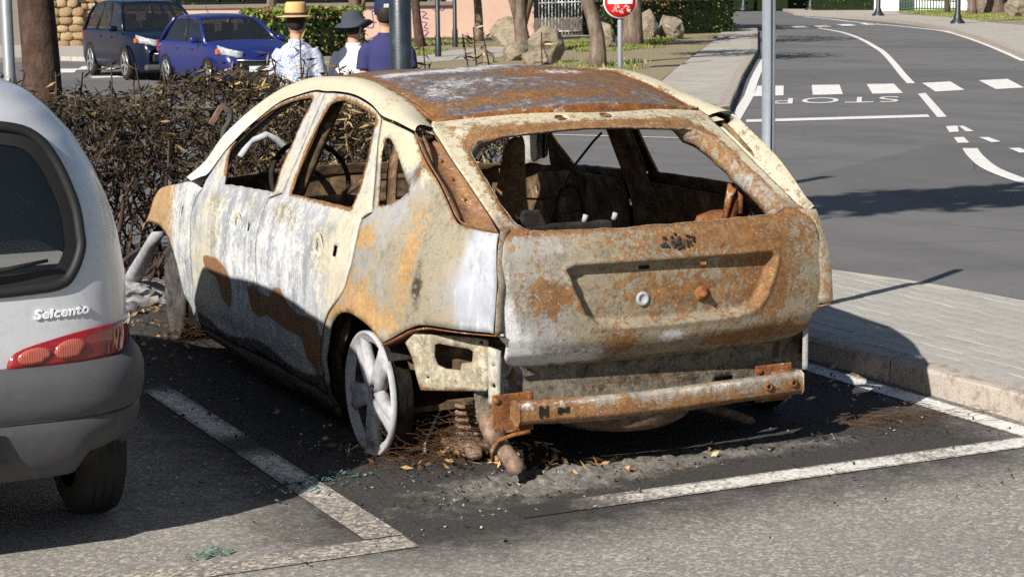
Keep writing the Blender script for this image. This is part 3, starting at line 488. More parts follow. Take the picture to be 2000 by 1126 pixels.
def p_door(P, L):
    y, z = P[:, 1], P[:, 2]
    L['cream'] += .42; L['ash'] += .30+blob(P, (1.35, .55), (.3, .25), .22, YZ)+blob(P, (.75, .6), (.3, .25), .2, YZ)
    L['khaki'] += .12+blob(P, (1.62, .62), (.12, .12), .5, YZ)+blob(P, (1.15, .62), (.08, .15), .3, YZ)+blob(P, (.6, .68), (.25, .08), .25, YZ)+blob(P, (.78, .79), (.2, .06), .5, YZ)+blob(P, (.35, .74), (.12, .12), .4, YZ)+blob(P, (1.7, .76), (.2, .05), .45, YZ)+blob(P, (1.2, .80), (.2, .04), .4, YZ)
    L['ochre'] += blob(P, (.2, .80), (.12, .1), .42, YZ)+blob(P, (1.85, .3), (.12, .15), .3, YZ)
    L['cream'] += blob(P, (1.78, .42), (.15, .22), .3, YZ)+blob(P, (.2, .7), (.15, .25), .25, YZ)
    L['brown'] = np.maximum(stain(P, STAIN1), stain(P, STAIN2)); L['ash'] *= (1-L['brown']*.95)
    low = np.clip((.245+.02*np.sin(y*7)-z)/.05, 0, 1); L['char'] += low*.95; L['ash'] *= 1-low
    fr = np.clip((z-.845)/.03, 0, 1); L['ash'] *= 1-fr*.5; L['cream'] += fr*.12; L['rust'] += fr*.22
    for wn in (FWIN, RWIN): d = pdist(P[:, YZ], wn); L['rust'] += .75*np.exp(-(d/.013)**2)*fr
def p_fender(P, L):
    y = P[:, 1]; L['cream'] += .45; L['ash'] += .42-.3*np.clip((y-2.3)/.2, 0, 1); L['ochre'] += np.clip((y-2.16)/.22, 0, 1)*.95
    L['brown'] += blob(P, (2.06, .46), (.012, .05), .9, YZ)
def p_quarter(P, L):
    y, z = P[:, 1], P[:, 2]
    L['khaki'] += .52; L['cream'] += .22+.6*np.clip((z-.98)/.1, 0, 1); L['ash'] += .06
    L['ochre'] += .10+blob(P, (.02, .6), (.22, .12), .38, YZ)+blob(P, (-.30, .75), (.07, .16), .4, YZ)+blob(P, (-.1, .52), (.2, .06), .5, YZ)+blob(P, (0., .8), (.12, .06), .45, YZ)
    d = np.hypot(y-.07, z-.2); L['ochre'] += .5*np.exp(-((d-.33)/.035)**2)*(z < .53)
    L['ash'] += .16*np.clip((-.53-y)/.05, 0, 1); L['khaki'] += blob(P, (-.34, .7), (.14, .3), .35, YZ)-.42*np.clip((-.53-y)/.05, 0, 1); L['ochre'] += blob(P, (-.30, .74), (.05, .2), .16, YZ)+blob(P, (-.2, .93), (.12, .08), .35, YZ)
    L['char'] += blob(P, (-.36, .66), (.045, .14), .62, YZ)+blob(P, (-.47, .78), (.03, .05), .4, YZ)+np.clip((.26-z)/.1, 0, 1)*(y > .2)
    L['rust'] += .7*np.exp(-(pdist(P[:, YZ], LCH, False)/.02)**2)+.45*np.exp(-(pdist(P[:, YZ], QWIN)/.014)**2)+blob(P, (-.17, 1.03), (.05, .08), .5, YZ)
    L['slate'] += blob(P, (-.16, 1.03), (.05, .06), .65, YZ)
def both(name, o, fn, right=None, label=None):
    paint(o, fn); r = bpy.data.objects.new(name, o.data.copy()); COL.objects.link(r); r.parent = CAR
    r.data.transform(Matrix.Scale(-1, 4, (1, 0, 0))); r.data.flip_normals()
    for m in o.modifiers:
        q = r.modifiers.new(m.name, m.type); q.thickness = m.thickness; q.offset = m.offset; q.material_offset = m.material_offset
    return r
BM_ = 'burnt_metal'
od = [(1.99, .168), (1.6, .165), (1.25, .172)]+BSEAM+[(.93, .864)]+FR_F+FSEAM[:-1]
door_f = panel('front_door', od, side_map, BM_, CAR, [FWIN, slot(1.191, .702, .016, .016), oval(1.354, .70, .013, .017), oval(1.30, .42, .006, .012)], .022, .01, flip=True)
both('front_door', door_f, p_door)
od = [(1.063, .185), (.7, .162), (.44, .158)]+RSEAM+QSEAM+FR_R+[(.93, .864)]+BSEAM[::-1][:-1]
door_r = panel('rear_door', od, side_map, BM_, CAR, [RWIN, slot(.245, .717, .02, .02), oval(.411, .715, .011, .018)], .022, .01, flip=True)
both('rear_door', door_r, p_door)
od = RSEAM[::-1]+[(.345, .10), (.314, .121), (.339, .181), (.33, .261), (.29, .348), (.236, .432), (.15, .487), (.059, .51), (-.022, .507), (-.114, .485), (-.19, .435), (-.338, .508), (-.415, .527), (-.571, .529), (-.687, .531), (-.687, .693), (-.640, .87)]+LCH[1:]+[(.12, 1.185), (.274, 1.200)]+QSEAM[::-1][1:]
quarter = panel('quarter_panel', od, side_map, BM_, CAR, [QWIN], .02, .008, .009, flip=True)
qr_ = both('quarter_panel', quarter, p_quarter)
for k_, v_ in (('khaki', .85), ('ash', .2), ('cream', .35), ('rust', .3)): a_ = qr_.data.attributes[k_]; a_.data.foreach_set('value', np.full(len(qr_.data.vertices), v_, np.float32))
for s in (-1, 1):
    q_ = resample([(-.640, .87), (-.687, .693), (-.687, .531)], 16); A_ = side_map(q_); A_[:, 0] *= -s; B_ = A_+np.array([-s*.045, .028, 0]); C__ = B_+np.array([-s*.02, .06, 0]); v, f = loft([A_.tolist(), B_.tolist(), C__.tolist()]); o = mesh('quarter_return', v, f, None, CAR, True, [BM_]); finish(o, solid=.004, off=0); paint(o, None, khaki=.7, rust=.4, ash=.2)
od = [(2.094, .812), (2.268, .788), (2.50, .752), (2.60, .712), (2.69, .61), (2.85, .505), (2.81, .535), (2.714, .56), (2.56, .567), (2.464, .552), (2.38, .528), (2.308, .487), (2.224, .417), (2.16, .322), (2.111, .247), (2.06, .18), (1.995, .14)]+FSEAM[::-1]
fender = panel('fender', od, side_map, BM_, CAR, [slot(2.132, .676, .012, .018)], .022, .006, flip=True)
both('fender', fender, p_fender)
od = [(.35, .07), (.6, .085), (1.0, .08), (1.53, .108), (1.95, .13), (1.98, .162), (1.6, .16), (1.2, .166), (.7, .155), (.37, .15)]
rocker = panel('sill', od, side_map, BM_, CAR, [], .03, .02, flip=True)
both('sill', rocker, lambda P, L: L.update(char=L['char']+.8, ochre=L['ochre']+.2))
for nm, sm in (('f', FSEAM[:-1]), ('b', BSEAM), ('r', RSEAM)):  # black tubes behind the door seams paint in the shade of the gaps
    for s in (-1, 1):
        q_ = side_map(np.array(catmull(sm, .03))); mb = MB(); mb.tube([(-s*(x+.020), y, z) for x, y, z in q_], .014, 6); mb.build('shut_gap_shade', 'rubber_black', CAR)
# door trim marks: handle bosses
for y, z in ((1.33, .70), (.40, .715)):
    mb = MB(); c = Vector((-wside(np.array([y]), np.array([z]))[0], y, z)); mt = Matrix.Translation(c) @ Matrix.Rotation(-math.pi/2, 4, 'Y')
    mb.lathe([(.055, -.0015), (.046, .0015), (.036, .001), (.028, -.002)], 20, mt); b = mb.build('handle_boss', BM_, door_f if y > 1 else door_r); paint(b, None, cream=.6, ash=.3)
# roof rail and A-pillar
UC = [(-.8, 2.304, .788), (-.755, 2.146, .895), (-.72, 2.025, 1.001), (-.69, 1.905, 1.072), (-.655, 1.699, 1.163), (-.62, 1.507, 1.233), (-.6, 1.381, 1.268), (-.575, 1.2, 1.3), (-.56, .958, 1.314), (-.545, .714, 1.313), (-.54, .432, 1.274), (-.54, .257, 1.235), (-.545, .157, 1.198), (-.57, .02, 1.166)]
LCp = [(2.094, .812), (1.985, .84), (1.905, .86), (1.82, .95), (1.755, 1.003), (1.612, 1.089), (1.387, 1.191), (1.193, 1.234), (1.021, 1.261), (.911, 1.262), (.78, 1.267), (.591, 1.263), (.404, 1.238), (.27, 1.203), (.12, 1.188), (-.039, 1.166)]
def rail_curves(n=90):
    lc2 = resample(catmull(LCp, .02), n); lc = side_map(lc2); uc = resample(catmull(UC, .02), n)
    # pair by y so that the strip does not shear
    cs = []
    for t, bul in ((0, 0), (.12, .010), (.3, .022), (.5, .028), (.7, .024), (.88, .012), (1, 0)):
        c = lc*(1-t)+uc*t; out = np.stack([np.full(n, -.72), np.zeros(n), np.full(n, .69)], 1); cs.append(c+out*bul)
    inn = uc+np.array([.012, 0, -.028]); cs.append(inn); low = lc+np.array([.06, 0, -.012]); cs.append(low)
    return [c.tolist() for c in cs]
def p_rail(P, L):
    y = P[:, 1]; L['cream'] += .82; L['ash'] += .22+.3*np.clip((y-1.2)/.6, 0, 1); L['ochre'] += .14+blob(P, (-.62, .35, 1.24), (.1, .25, .08), .25); L['khaki'] += .45
    L['rust'] += .55*np.exp(-(pdist(P[:, (1, 2)], [(q[1], q[2]) for q in UC], False)/.012)**2)*(P[:, 0] > -.58); L['brown'] += blob(P, (-.585, .19, 1.195), (.03, .022, .02), .9)
cv = rail_curves(); v, f = loft(cv); o = mesh('roof_rail', v, f, None, CAR, True, [BM_]); o.data.flip_normals()
both('roof_rail', o, p_rail)
# black seal channel under the rail, around the doors
mb = MB(); lc2 = side_map(resample(catmull(LCp[2:14], .02), 70)); mb.tube([(x+.022, y, z-.010) for x, y, z in lc2], .007, 6); s1 = mb.build('door_seal', 'soot_metal', CAR)
s1m = bpy.data.objects.new('door_seal', s1.data.copy()); COL.objects.link(s1m); s1m.parent = CAR; s1m.data.transform(Matrix.Scale(-1, 4, (1, 0, 0))); s1m.data.flip_normals()
# roof skin
RY = [.03, .13, .257, .432, .714, .958, 1.2, 1.381, 1.507, 1.66]; RE = [1.192, 1.203, 1.236, 1.272, 1.311, 1.312, 1.298, 1.266, 1.231, 1.18]; RC = [1.224, 1.247, 1.288, 1.318, 1.341, 1.338, 1.322, 1.297, 1.272, 1.232]; RX = [.553, .543, .538, .538, .543, .557, .573, .597, .617, .645]
re_, rc_, rx_ = table(RY, RE, 300, 6), table(RY, RC, 300, 6), table(RY, RX, 300, 6)
def roof_map(P):   # u in -1..1, y
    u, y = P[:, 0], P[:, 1]; e, c, xx = re_(y), rc_(y), rx_(y); z = e+(c-e)*(1-np.abs(u)**2.4)
    z = z+.006*np.sin(u*5+y*4)*np.sin(y*6)*(1-u*u)-.010*np.exp(-((u-.1)/.5)**2-((y-.55)/.18)**2)+.004*np.sin(y*17+u*2)*(1-u*u)
    y2 = y+.03*(1-u*u)*np.clip((.5-y)/.4, 0, 1)*-1.
    return np.stack([u*xx, y2, z], 1)
def p_roof(P, L):
    x, y = P[:, 0], P[:, 1]; L['slate'] += .62
    L['rust'] += .42+blob(P, (.35, .5), (.35, .25), .33, (0, 1))+blob(P, (-.1, .16), (.5, .05), .33, (0, 1))+.4*np.exp(-((np.abs(x)-.53)/.03)**2)+blob(P, (-.35, 1.1), (.2, .3), .25, (0, 1))+.35*np.exp(-((y-.62)/.05)**2)*(x > 0)
    L['ash'] += .19+.36*np.exp(-((y-.82-.25*np.clip(x, -.3, .3))/.10)**2)*(x > -.5)*(x < .3)+blob(P, (-.30, .42), (.28, .13), .22, (0, 1))+blob(P, (.25, .62), (.12, .05), .4, (0, 1))+blob(P, (-.42, .25), (.09, .12), .2, (0, 1))
    L['ochre'] += blob(P, (.45, .3), (.15, .25), .3, (0, 1))
g = [(-1, .05), (1, .05), (1, 1.66), (-1, 1.66)]
Pq = np.array([(u, y) for y in np.linspace(.05, 1.66, 82) for u in np.linspace(-1, 1, 58)]); V = roof_map(Pq)
roof = mesh('roof', V.tolist(), [(j*58+i, j*58+i+1, (j+1)*58+i+1, (j+1)*58+i) for j in range(81) for i in range(57)], None, CAR, True, [BM_, 'burnt_inner']); finish(roof, solid=.006, moff=1); paint(roof, p_roof)
e_ = roof_map(np.array([(u, .05) for u in np.linspace(-1, 1, 40)])); v, f = loft([e_.tolist(), (e_+np.array([0, .01, -.02])).tolist(), (e_+np.array([0, -.03, -.05])).tolist()]); o = mesh('roof_seam', v, f, 'rust_metal', CAR); finish(o, solid=.004, off=0)
# rusted ditch line along both roof edges
for s in (-1, 1):
    mb = MB(); mb.tube([(s*(p[0]+.003), p[1], p[2]-.003) for p in roof_map(np.array([(1., y) for y in np.linspace(.06, 1.6, 40)]))], .008, 6); mb.build('roof_ditch', 'rust_metal', CAR)
for y in (.75, 1.2, 1.62):
    mb = MB(); mb.tube([(p[0], p[1], p[2]-.022) for p in roof_map(np.array([(u, y) for u in np.linspace(-.98, .98, 20)]))], .016, 6); mb.build('roof_bow', 'burnt_inner', CAR)
# tailgate
TP = np.array([(-.605, .385), (-.672, .445), (-.70, .50), (-.712, .60), (-.712, .70), (-.70, .79), (-.675, .845), (-.645, .868), (-.60, .885), (-.35, 1.015), (-.10, 1.145), (0, 1.195), (.06, 1.222)])
TS = np.r_[0, np.cumsum(np.linalg.norm(np.diff(TP, axis=0), axis=1))]; ty_, tz_ = table(TS, TP[:, 0], 500, 8), table(TS, TP[:, 1], 500, 8)
d0 = TS[1]-.056
REC = [(-.405, .352), (-.375, .362), (.13, .359), (.407, .355), (.43, .338), (.414, .285), (.379, .202), (.346, .16), (.26, .144), (-.028, .142), (-.244, .146), (-.288, .152), (-.335, .191), (-.371, .262)]
REC = [(x, s+d0) for x, s in REC]
def tail_map(P, off=0.):
    x, s = P[:, 0], P[:, 1]; y, z = ty_(s), tz_(s); k = np.clip((z-.85)/.3, 0, 1)
    y = y+.042*(x/.6)**2*(1-.35*k)+off; z = z-.022*(x/.55)**2*k
    sd = sdist(P, REC); y = y+.040*np.clip(sd/.014, 0, 1)-.006*np.exp(-((sd+.008)/.009)**2)
    y = y-.004*np.exp(-((s-.09-d0)/.02)**2)*(np.abs(x) < .5)-.012*np.exp(-((s-1.18-d0)/.05)**2)*(np.abs(x) < .5)
    return np.stack([x, y, z], 1)
H = [(.615, .10), (.637, .126), (.643, .168), (.637, .344), (.622, .43), (.612, .489), (.600, .56), (.595, .713), (.59, .861), (.587, 1.01), (.58, 1.143), (.574, 1.246), (.546, 1.288)]
H = [(x, s+d0) for x, s in H]
od = [(-.54, .018), (-.35, .005), (-.118, 0.0), (.118, 0.0), (.35, .005), (.54, .018), (.60, .06)]+H+[(-x, s) for x, s in H[::-1]]+[(-.60, .06)]
HW = [(.467, .497), (.527, .535), (.541, .587), (.541, .658), (.527, .826), (.519, .949), (.51, 1.035), (.491, 1.07), (.442, 1.112), (.374, 1.124), (.305, 1.126), (.16, 1.133), (.0, 1.138)]
HW = [(x, s+d0) for x, s in HW]; TW = HW[::1]+[(-x, s) for x, s in HW[::-1][1:]]+[(0, .489+d0)]
def p_tail(P, L):
    x, y, z = P.T; up = np.clip((z-.86)/.06, 0, 1)
    L['khaki'] += .95-.3*up-.38*np.clip((-.15-x)/.3, 0, 1)*(1-up); L['cream'] += .55*up+.1; L['ash'] += .16+.1*up
    L['ash'] += (blob(P, (-.6, .47), (.10, .12), .55, (0, 2))+blob(P, (-.40, .42), (.2, .045), .5, (0, 2))+blob(P, (0., .475), (.07, .03), .5, (0, 2))+blob(P, (-.42, .80), (.1, .06), .25, (0, 2))+blob(P, (-.62, .65), (.03, .2), .3, (0, 2)))*(1-up)
    L['rust'] += .34+(blob(P, (-.47, .64), (.09, .08), .42, (0, 2))+blob(P, (0., .62), (.25, .08), .34, (0, 2))+blob(P, (.15, .80), (.4, .06), .35, (0, 2))+blob(P, (.40, .66), (.14, .2), .36, (0, 2))+blob(P, (-.19, .46), (.07, .05), .42, (0, 2))+blob(P, (.35, .44), (.3, .035), .4, (0, 2))+.5*np.exp(-((z-.862)/.014)**2))*(1-up*.6)
    L['rust'] += up*.42*np.exp(-(pdist(np.stack([x, z], 1), [(a, tz_(np.array([s]))[0]) for a, s in TW])/.017)**2)+blob(P, (.0, 1.165), (.5, .012), .35, (0, 2))*up
    L['brown'] += blob(P, (.31, .81), (.035, .05), .6, (0, 2)); L['char'] += blob(P, (.018, .795), (.085, .028), .62, (0, 2))+.5*np.exp(-((z-.395)/.012)**2)
holes = [TW, oval(-.077, 1.218+d0, .026, .019), oval(.113, 1.223+d0, .026, .019), slot(-.096, .334+d0, .022, .006), slot(.143, .330+d0, .016, .006)]
tail = panel('tailgate', od, tail_map, BM_, CAR, holes, .0105, .010, 0.0); paint(tail, p_tail)
# inner flange of the tailgate window frame, deep and rusty
rim = ragged(smooth_poly(TW, .02), .003); a3 = tail_map(rim); fd = np.clip((np.abs(rim[:, 0])-.36)/.1, 0, 1)[:, None]; b3 = a3+np.array([0, .035, -.03])*(.25+.75*fd)-np.stack([np.sign(rim[:, 0])*.03*fd[:, 0], 0*rim[:, 0], 0*rim[:, 0]], 1); c3 = b3+np.array([0, .03, -.015])*(.1+.9*fd)
v, f = loft([a3.tolist(), b3.tolist(), c3.tolist()], True); o = mesh('window_flange', v, f, None, tail, True, [BM_]); finish(o, solid=.004, off=0); paint(o, None, rust=.5, ochre=.4, khaki=.6, char=.25)
for hx in (-.077, .113):  # dark cups under the spoiler holes stand in for the shade inside
    mb = MB(); pc = tail_map(np.array([(hx, 1.221+d0)]))[0]; mb.lathe([(.0001, -.012), (.026, -.012), (.027, -.002)], 16, Matrix.Translation(pc) @ Matrix.Rotation(rad(28), 4, 'X') @ Matrix.Diagonal((1, .62, 1, 1))); mb.build('spoiler_hole_shade', 'soot_metal', tail)
mb = MB(); mt = Matrix.Translation(tail_map(np.array([(-.105, .226+d0)]))[0]) @ Matrix.Rotation(math.pi/2, 4, 'X'); mb.lathe([(.025, -.002), (.025, .005), (.018, .007), (.012, .003), (.011, .001), (.0001, .001)], 20, mt); mb.build('lock_washer', 'ash_metal', tail)
mb = MB(); mt = Matrix.Translation(tail_map(np.array([(.132, .226+d0)]))[0]) @ Matrix.Rotation(math.pi/2, 4, 'X'); mb.lathe([(.03, -.004), (.026, .008), (.014, .012), (.010, .03), (.0001, .034)], 14, mt); mb.build('lock_stud', 'rust_metal', tail)
mb = MB()
for k in range(46):
    a, r = random.uniform(0, 6.28), random.random()**.5; x, s = .018+.075*r*math.cos(a), .419+d0+.026*r*math.sin(a); p = tail_map(np.array([(x, s)]))[0]
    mb.lathe([(.0065*random.uniform(.6, 1.4), -.002), (.004, .004), (.0001, .005)], 6, Matrix.Translation(p) @ Matrix.Rotation(math.pi/2, 4, 'X'))
o = mb.build('badge_residue', 'soot_metal', tail); o['kind'] = 'stuff'
# tail-lamp recesses
for s in (-1, 1):
    n = 40; A = side_map(resample(catmull(LCH, .02), n)); B = tail_map(resample(catmull([(-.612, .505+d0), (-.600, .6+d0), (-.595, .713+d0), (-.59, .861+d0), (-.587, 1.01+d0), (-.58, 1.143+d0), (-.578, 1.246+d0)], .02), n))
    inw = np.array([.035, .035, -.045])
    cs = [A+np.array([.002, .004, 0]), A+inw*.9+np.array([.01, 0, 0]), A*.5+B*.5+inw*1.1, B+inw*.9, B+np.array([-.004, .010, -.006])]
    v, f = loft([[(s*-1*p[0], p[1], p[2]) for p in c.tolist()] if s > 0 else c.tolist() for c in cs]); o = mesh('lamp_recess', v, f, None, CAR, True, [BM_]); finish(o, solid=.004, off=0)
    paint(o, lambda P, L: L['char'].__iadd__(blob(P, (-.62*-s, -.1, 1.1), (.2, .12, .1), .4)), **(dict(rust=.72, brown=.2, khaki=.3) if s < 0 else dict(rust=.36, cream=.75, khaki=.3)))
    for t in (.12, .45, .62, .8): k = int(t*(n-1)); p = cs[2][k]; mb = MB(); mb.lathe([(.009, -.004), (.007, .002), (.0001, .003)], 8, Matrix.Translation((p[0]*(1 if s < 0 else -1), p[1]-.004, p[2]+.008)) @ Matrix.Rotation(rad(60), 4, 'X')); mb.build('bolt', 'rust_metal', o)
# lower rear panel, spare well, corner brackets, beam
def rp_map(P): x, z = P[:, 0], P[:, 1]; return np.stack([x, -.565+.05*(x/.6)**2+.03*np.clip((z-.36)/.06, 0, 1)*-1, z], 1)
o = panel('rear_panel', [(-.66, .20), (-.3, .17), (.3, .17), (.66, .20), (.67, .34), (.66, .46), (-.66, .46), (-.67, .34)], rp_map, BM_, CAR, [slot(.30, .25, .04, .025)], .025, .006, 0)
paint(o, lambda P, L: (L['rust'].__iadd__(.15+blob(P, (.0, .30), (.4, .04), .4, (0, 2))), L['ash'].__iadd__(.2+blob(P, (-.6, .4), (.12, .1), .6, (0, 2)))), khaki=.8, char=.52)  # char: scorching, raised to paint in the shade under the tailgate
mb = MB(); mb.lathe([(.0001, .095), (.22, .10), (.27, .13), (.29, .22)], 28, Matrix.Translation((0, -.28, 0))); mb.build('spare_wheel_well', 'pipe_rust', CAR)
BA, BD = np.array([-.83, -.30]), np.array([.56, -.828])
def br_map(P): t, z = P[:, 0], P[:, 1]; q = BA+t[:, None]*BD; return np.stack([q[:, 0], q[:, 1], z], 1)
def p_br(P, L): L['rust'] += .22+.6*np.clip((.325-P[:, 2])/.03, 0, 1); L['ash'] += .28; L['cream'] += .42; L['khaki'] += .8; L['ochre'] += .15
o = panel('corner_bracket', [(.038, .50), (.105, .497), (.288, .498), (.325, .492), (.325, .349), (.318, .32), (.141, .304), (.054, .297), (.035, .356), (.02, .412), (-.006, .459)], br_map, BM_, CAR, [[(.114, .463), (.134, .467), (.255, .458), (.268, .451), (.264, .414), (.222, .407), (.218, .381), (.156, .381), (.123, .393), (.111, .42)], oval(.30, .485, .009, .006), oval(.085, .345, .006, .005)], .018, .012, 0, 18, flip=False)
both('corner_bracket', o, p_br)
o = panel('corner_strip', [(.326, .475), (.372, .46), (.368, .279), (.327, .272)], br_map, BM_, CAR, [oval(.347, .34, .009, .009), oval(.348, .41, .005, .005)], .02, .02, 0)
both('corner_strip', o, lambda P, L: (L['cream'].__iadd__(.45), L['ash'].__iadd__(.25), L['khaki'].__iadd__(.5)))
for s in (-1, 1):     # inner box behind each bracket and flange below the quarter
    mb = MB(); mb.box((s*.62, -.39, .40), (.03, .34, .15), rz=-s*rad(34)); mb.build('corner_box', 'burnt_inner', CAR, False)
    q = resample([(-.19, .437), (-.338, .508), (-.415, .527), (-.571, .529), (-.687, .531)], 30); A = side_map(q); A[:, 0] *= -s*-1 if s < 0 else -1
    A = np.stack([np.abs(A[:, 0])*s, A[:, 1], A[:, 2]], 1); v, f = loft([A.tolist(), (A+np.array([-s*.05, .02, -.012])).tolist()]); o = mesh('quarter_flange', v, f, 'rust_metal', CAR); finish(o, solid=.004, off=0)
def beam():
    prof = [(-.028, .0), (-.03, .012), (-.012, .014), (-.008, .030), (.022, .034), (.038, .026), (.040, -.018), (.026, -.032), (-.006, -.034), (-.012, -.024), (-.03, -.022)]
    cs = []
    for x in np.linspace(-.585, .55, 48): cs.append([(x, -.690+.045*(x/.57)**2-b, .252+c*1.25+.002*math.sin(x*9)) for b, c in prof])
    v, f = loft(cs, True); n = len(prof); f = list(f)+[tuple(range(n)), tuple(47*n+i for i in range(n-1, -1, -1))]; o = mesh('bumper_beam', v, f, None, CAR, True, [BM_]); finish(o, bevel=.004)
    paint(o, lambda P, L: (L['rust'].__iadd__(.45+.35*np.clip((-.3-P[:, 0])/.15, 0, 1)+.25*np.clip((.27-P[:, 2]-.0)/.06, 0, 1)*0+.4*np.exp(-((P[:, 2]-.222)/.012)**2)+blob(P, (-.2, .25), (.02, .05), .6, (0, 2))), L['ash'].__iadd__(.16+.3*np.exp(-((P[:, 2]-.287)/.008)**2)), L['cream'].__iadd__(.45)), khaki=.6, ochre=.38)
    for x, a, b in ((-.50, .018, .020), (-.43, .022, .011)):
        m2 = MB(); m2.box((x, -.7305+.045*(x/.57)**2*1., .258), (a*2, .006, b*1.1)); m2.box((x-a*.7, -.7307+.045*(x/.57)**2, .258), (a*.5, .006, b*2)); m2.box((x+a*.7, -.7307+.045*(x/.57)**2, .258), (a*.5, .006, b*2)); m2.build('beam_slot', 'soot_metal', o, False)
    for x in (.385, .50):
        m2 = MB(); m2.lathe([(.016, -.002), (.015, .008), (.008, .009), (.007, .0)], 14, Matrix.Translation((x, -.730+.045*(x/.57)**2, .258)) @ Matrix.Rotation(math.pi/2, 4, 'X')); m2.build('towing_eye' if x < .4 else 'bolt', 'rust_metal', o)
        m2 = MB(); m2.lathe([(.0001, .003), (.009, .003)], 12, Matrix.Translation((x, -.732+.045*(x/.57)**2, .258)) @ Matrix.Rotation(math.pi/2, 4, 'X')); m2.build('bolt_hole', 'soot_metal', o)
    for s in (-1, 1):
        px_ = -.572 if s < 0 else .475
        m2 = MB(); m2.box((px_, -.605, .245), (.155, .008, .135)); p = m2.build('mount_plate', 'rust_metal', CAR, False); finish(p, bevel=.006)
        m2 = MB(); m2.box((px_+.03, -.64, .255), (.085, .075, .065)); p2 = m2.build('crash_box', 'rust_metal', CAR, False); finish(p2, bevel=.006)
        for dx, dz in ((-.065, .05), (-.065, -.05), (.06, -.05), (.06, .05)): m2 = MB(); m2.lathe([(.011, -.002), (.010, .009), (.0001, .01)], 6, Matrix.Translation((px_+dx, -.609, .245+dz)) @ Matrix.Rotation(math.pi/2, 4, 'X')); m2.build('bolt', 'rust_metal', p, False)
beam()
# wheels without tyres
def wheel(loc, steer=0, mat='ash_metal', dark=False, left=True, camber=0):
    R_ = .2275; s = -1 if left else 1
    mt = Matrix.Translation(loc) @ Matrix.Rotation(steer, 4, 'Z') @ Matrix.Rotation(camber, 4, 'Y') @ Matrix.Rotation(s*math.pi/2, 4, 'Y')   # local +Z points outboard
    w = MB(); w.lathe([(R_-.044, -.016), (R_-.034, -.006), (R_-.020, -.002), (R_-.012, .004), (R_-.006, .009), (R_, .004), (R_, -.012), (R_-.008, -.018)], 56, mt)
    root = w.build('wheel', mat, CAR)
    b = MB(); b.lathe([(R_+.001, -.0135), (R_-.006, -.02), (R_-.010, -.045), (R_-.022, -.06), (R_-.024, -.085), (R_-.03, -.09)], 40, mt); b.build('rim_barrel', 'soot_metal', root); b = MB(); b.lathe([(R_-.044, -.017), (R_-.044, -.05), (R_-.042, -.07), (R_-.038, -.092)], 48, mt); b.build('rim_inside', 'wheel_dark_ash', root)
    sp = MB()
    for k in range(5):
        a = 2*math.pi*k/5+.55; prof = []
        for r, wd, zo, th in ((.03, .034, -.004, .04), (.07, .039, .0, .038), (.12, .041, .002, .034), (.165, .047, .0, .03), (.202, .062, -.004, .026)):
            c, n_ = Vector((math.cos(a), math.sin(a), 0)), Vector((-math.sin(a), math.cos(a), 0)); z = Vector((0, 0, 1))
            prof.append([c*r-n_*wd+z*(zo-th), c*r-n_*wd*.92+z*(zo-.006), c*r-n_*wd*.45+z*zo, c*r-n_*wd*.12+z*(zo-.007), c*r+n_*wd*.12+z*(zo-.007), c*r+n_*wd*.45+z*zo, c*r+n_*wd*.92+z*(zo-.006), c*r+n_*wd+z*(zo-th)])
        v, f = loft(prof); sp.add([mt @ q for q in v], f)
        o = MB(); o.add([mt @ q for q in v], f); so_ = o.build('spoke', mat, root); finish(so_, solid=.006, off=0)
    h = MB(); h.lathe([(.074, -.03), (.068, -.010), (.05, -.006), (.036, -.008), (.03, -.02), (.0001, -.022)], 24, mt); h.build('hub', mat, root)
    h = MB(); h.lathe([(.0001, -.0205), (.028, -.0195)], 18, mt); h.build('hub_bore', 'soot_metal', root)
    for k in range(5):
        a = 2*math.pi*(k+.5)/5+.55; h = MB(); h.lathe([(.009, -.012), (.008, -.008), (.0001, -.008)], 8, mt @ Matrix.Translation((.052*math.cos(a), .052*math.sin(a), 0))); h.build('wheel_nut', 'soot_metal', root)
    d = MB(); d.lathe([(.05, -.07), (.145, -.068), (.145, -.082), (.05, -.086)], 30, mt); d.build('brake_disc', 'rust_metal', root)
    if dark:
        d = MB(); d.lathe([(.0001, -.006), (.06, .0), (.13, -.004), (.205, -.012)], 36, mt); d.build('melted_cover', 'wheel_dark_ash', root)
    return root
wheel((-.848, .01, .225)); wheel((.845, .01, .225), left=False); wheel((-.80, 2.64, .222), rad(-6), 'wheel_dark_ash', True); wheel((.80, 2.64, .222), rad(-6), 'wheel_dark_ash', True, False)
for s in (-1, 1):
    for yc, r_ in ((.07, .325), (2.6, .37)):
        n = 26; arc = [(yc+r_*math.cos(t), .20+r_*math.sin(t)*(.93 if yc < 1 else .97)) for t in np.linspace(-.35 if yc < 1 else 1.0, math.pi*.80 if yc < 1 else math.pi+.2, n)]
        v, f = loft([[(s*(x if yc < 1 else x), y, z) for y, z in arc] for x in (.855, .7, .52)]); b = len(v); v = list(v)+[(s*.52, yc, .2)]; f = list(f)+[(2*n+i, 2*n+i+1, b) for i in range(n-1)]
        o = mesh('wheel_well', v, f, 'soot_metal', CAR)
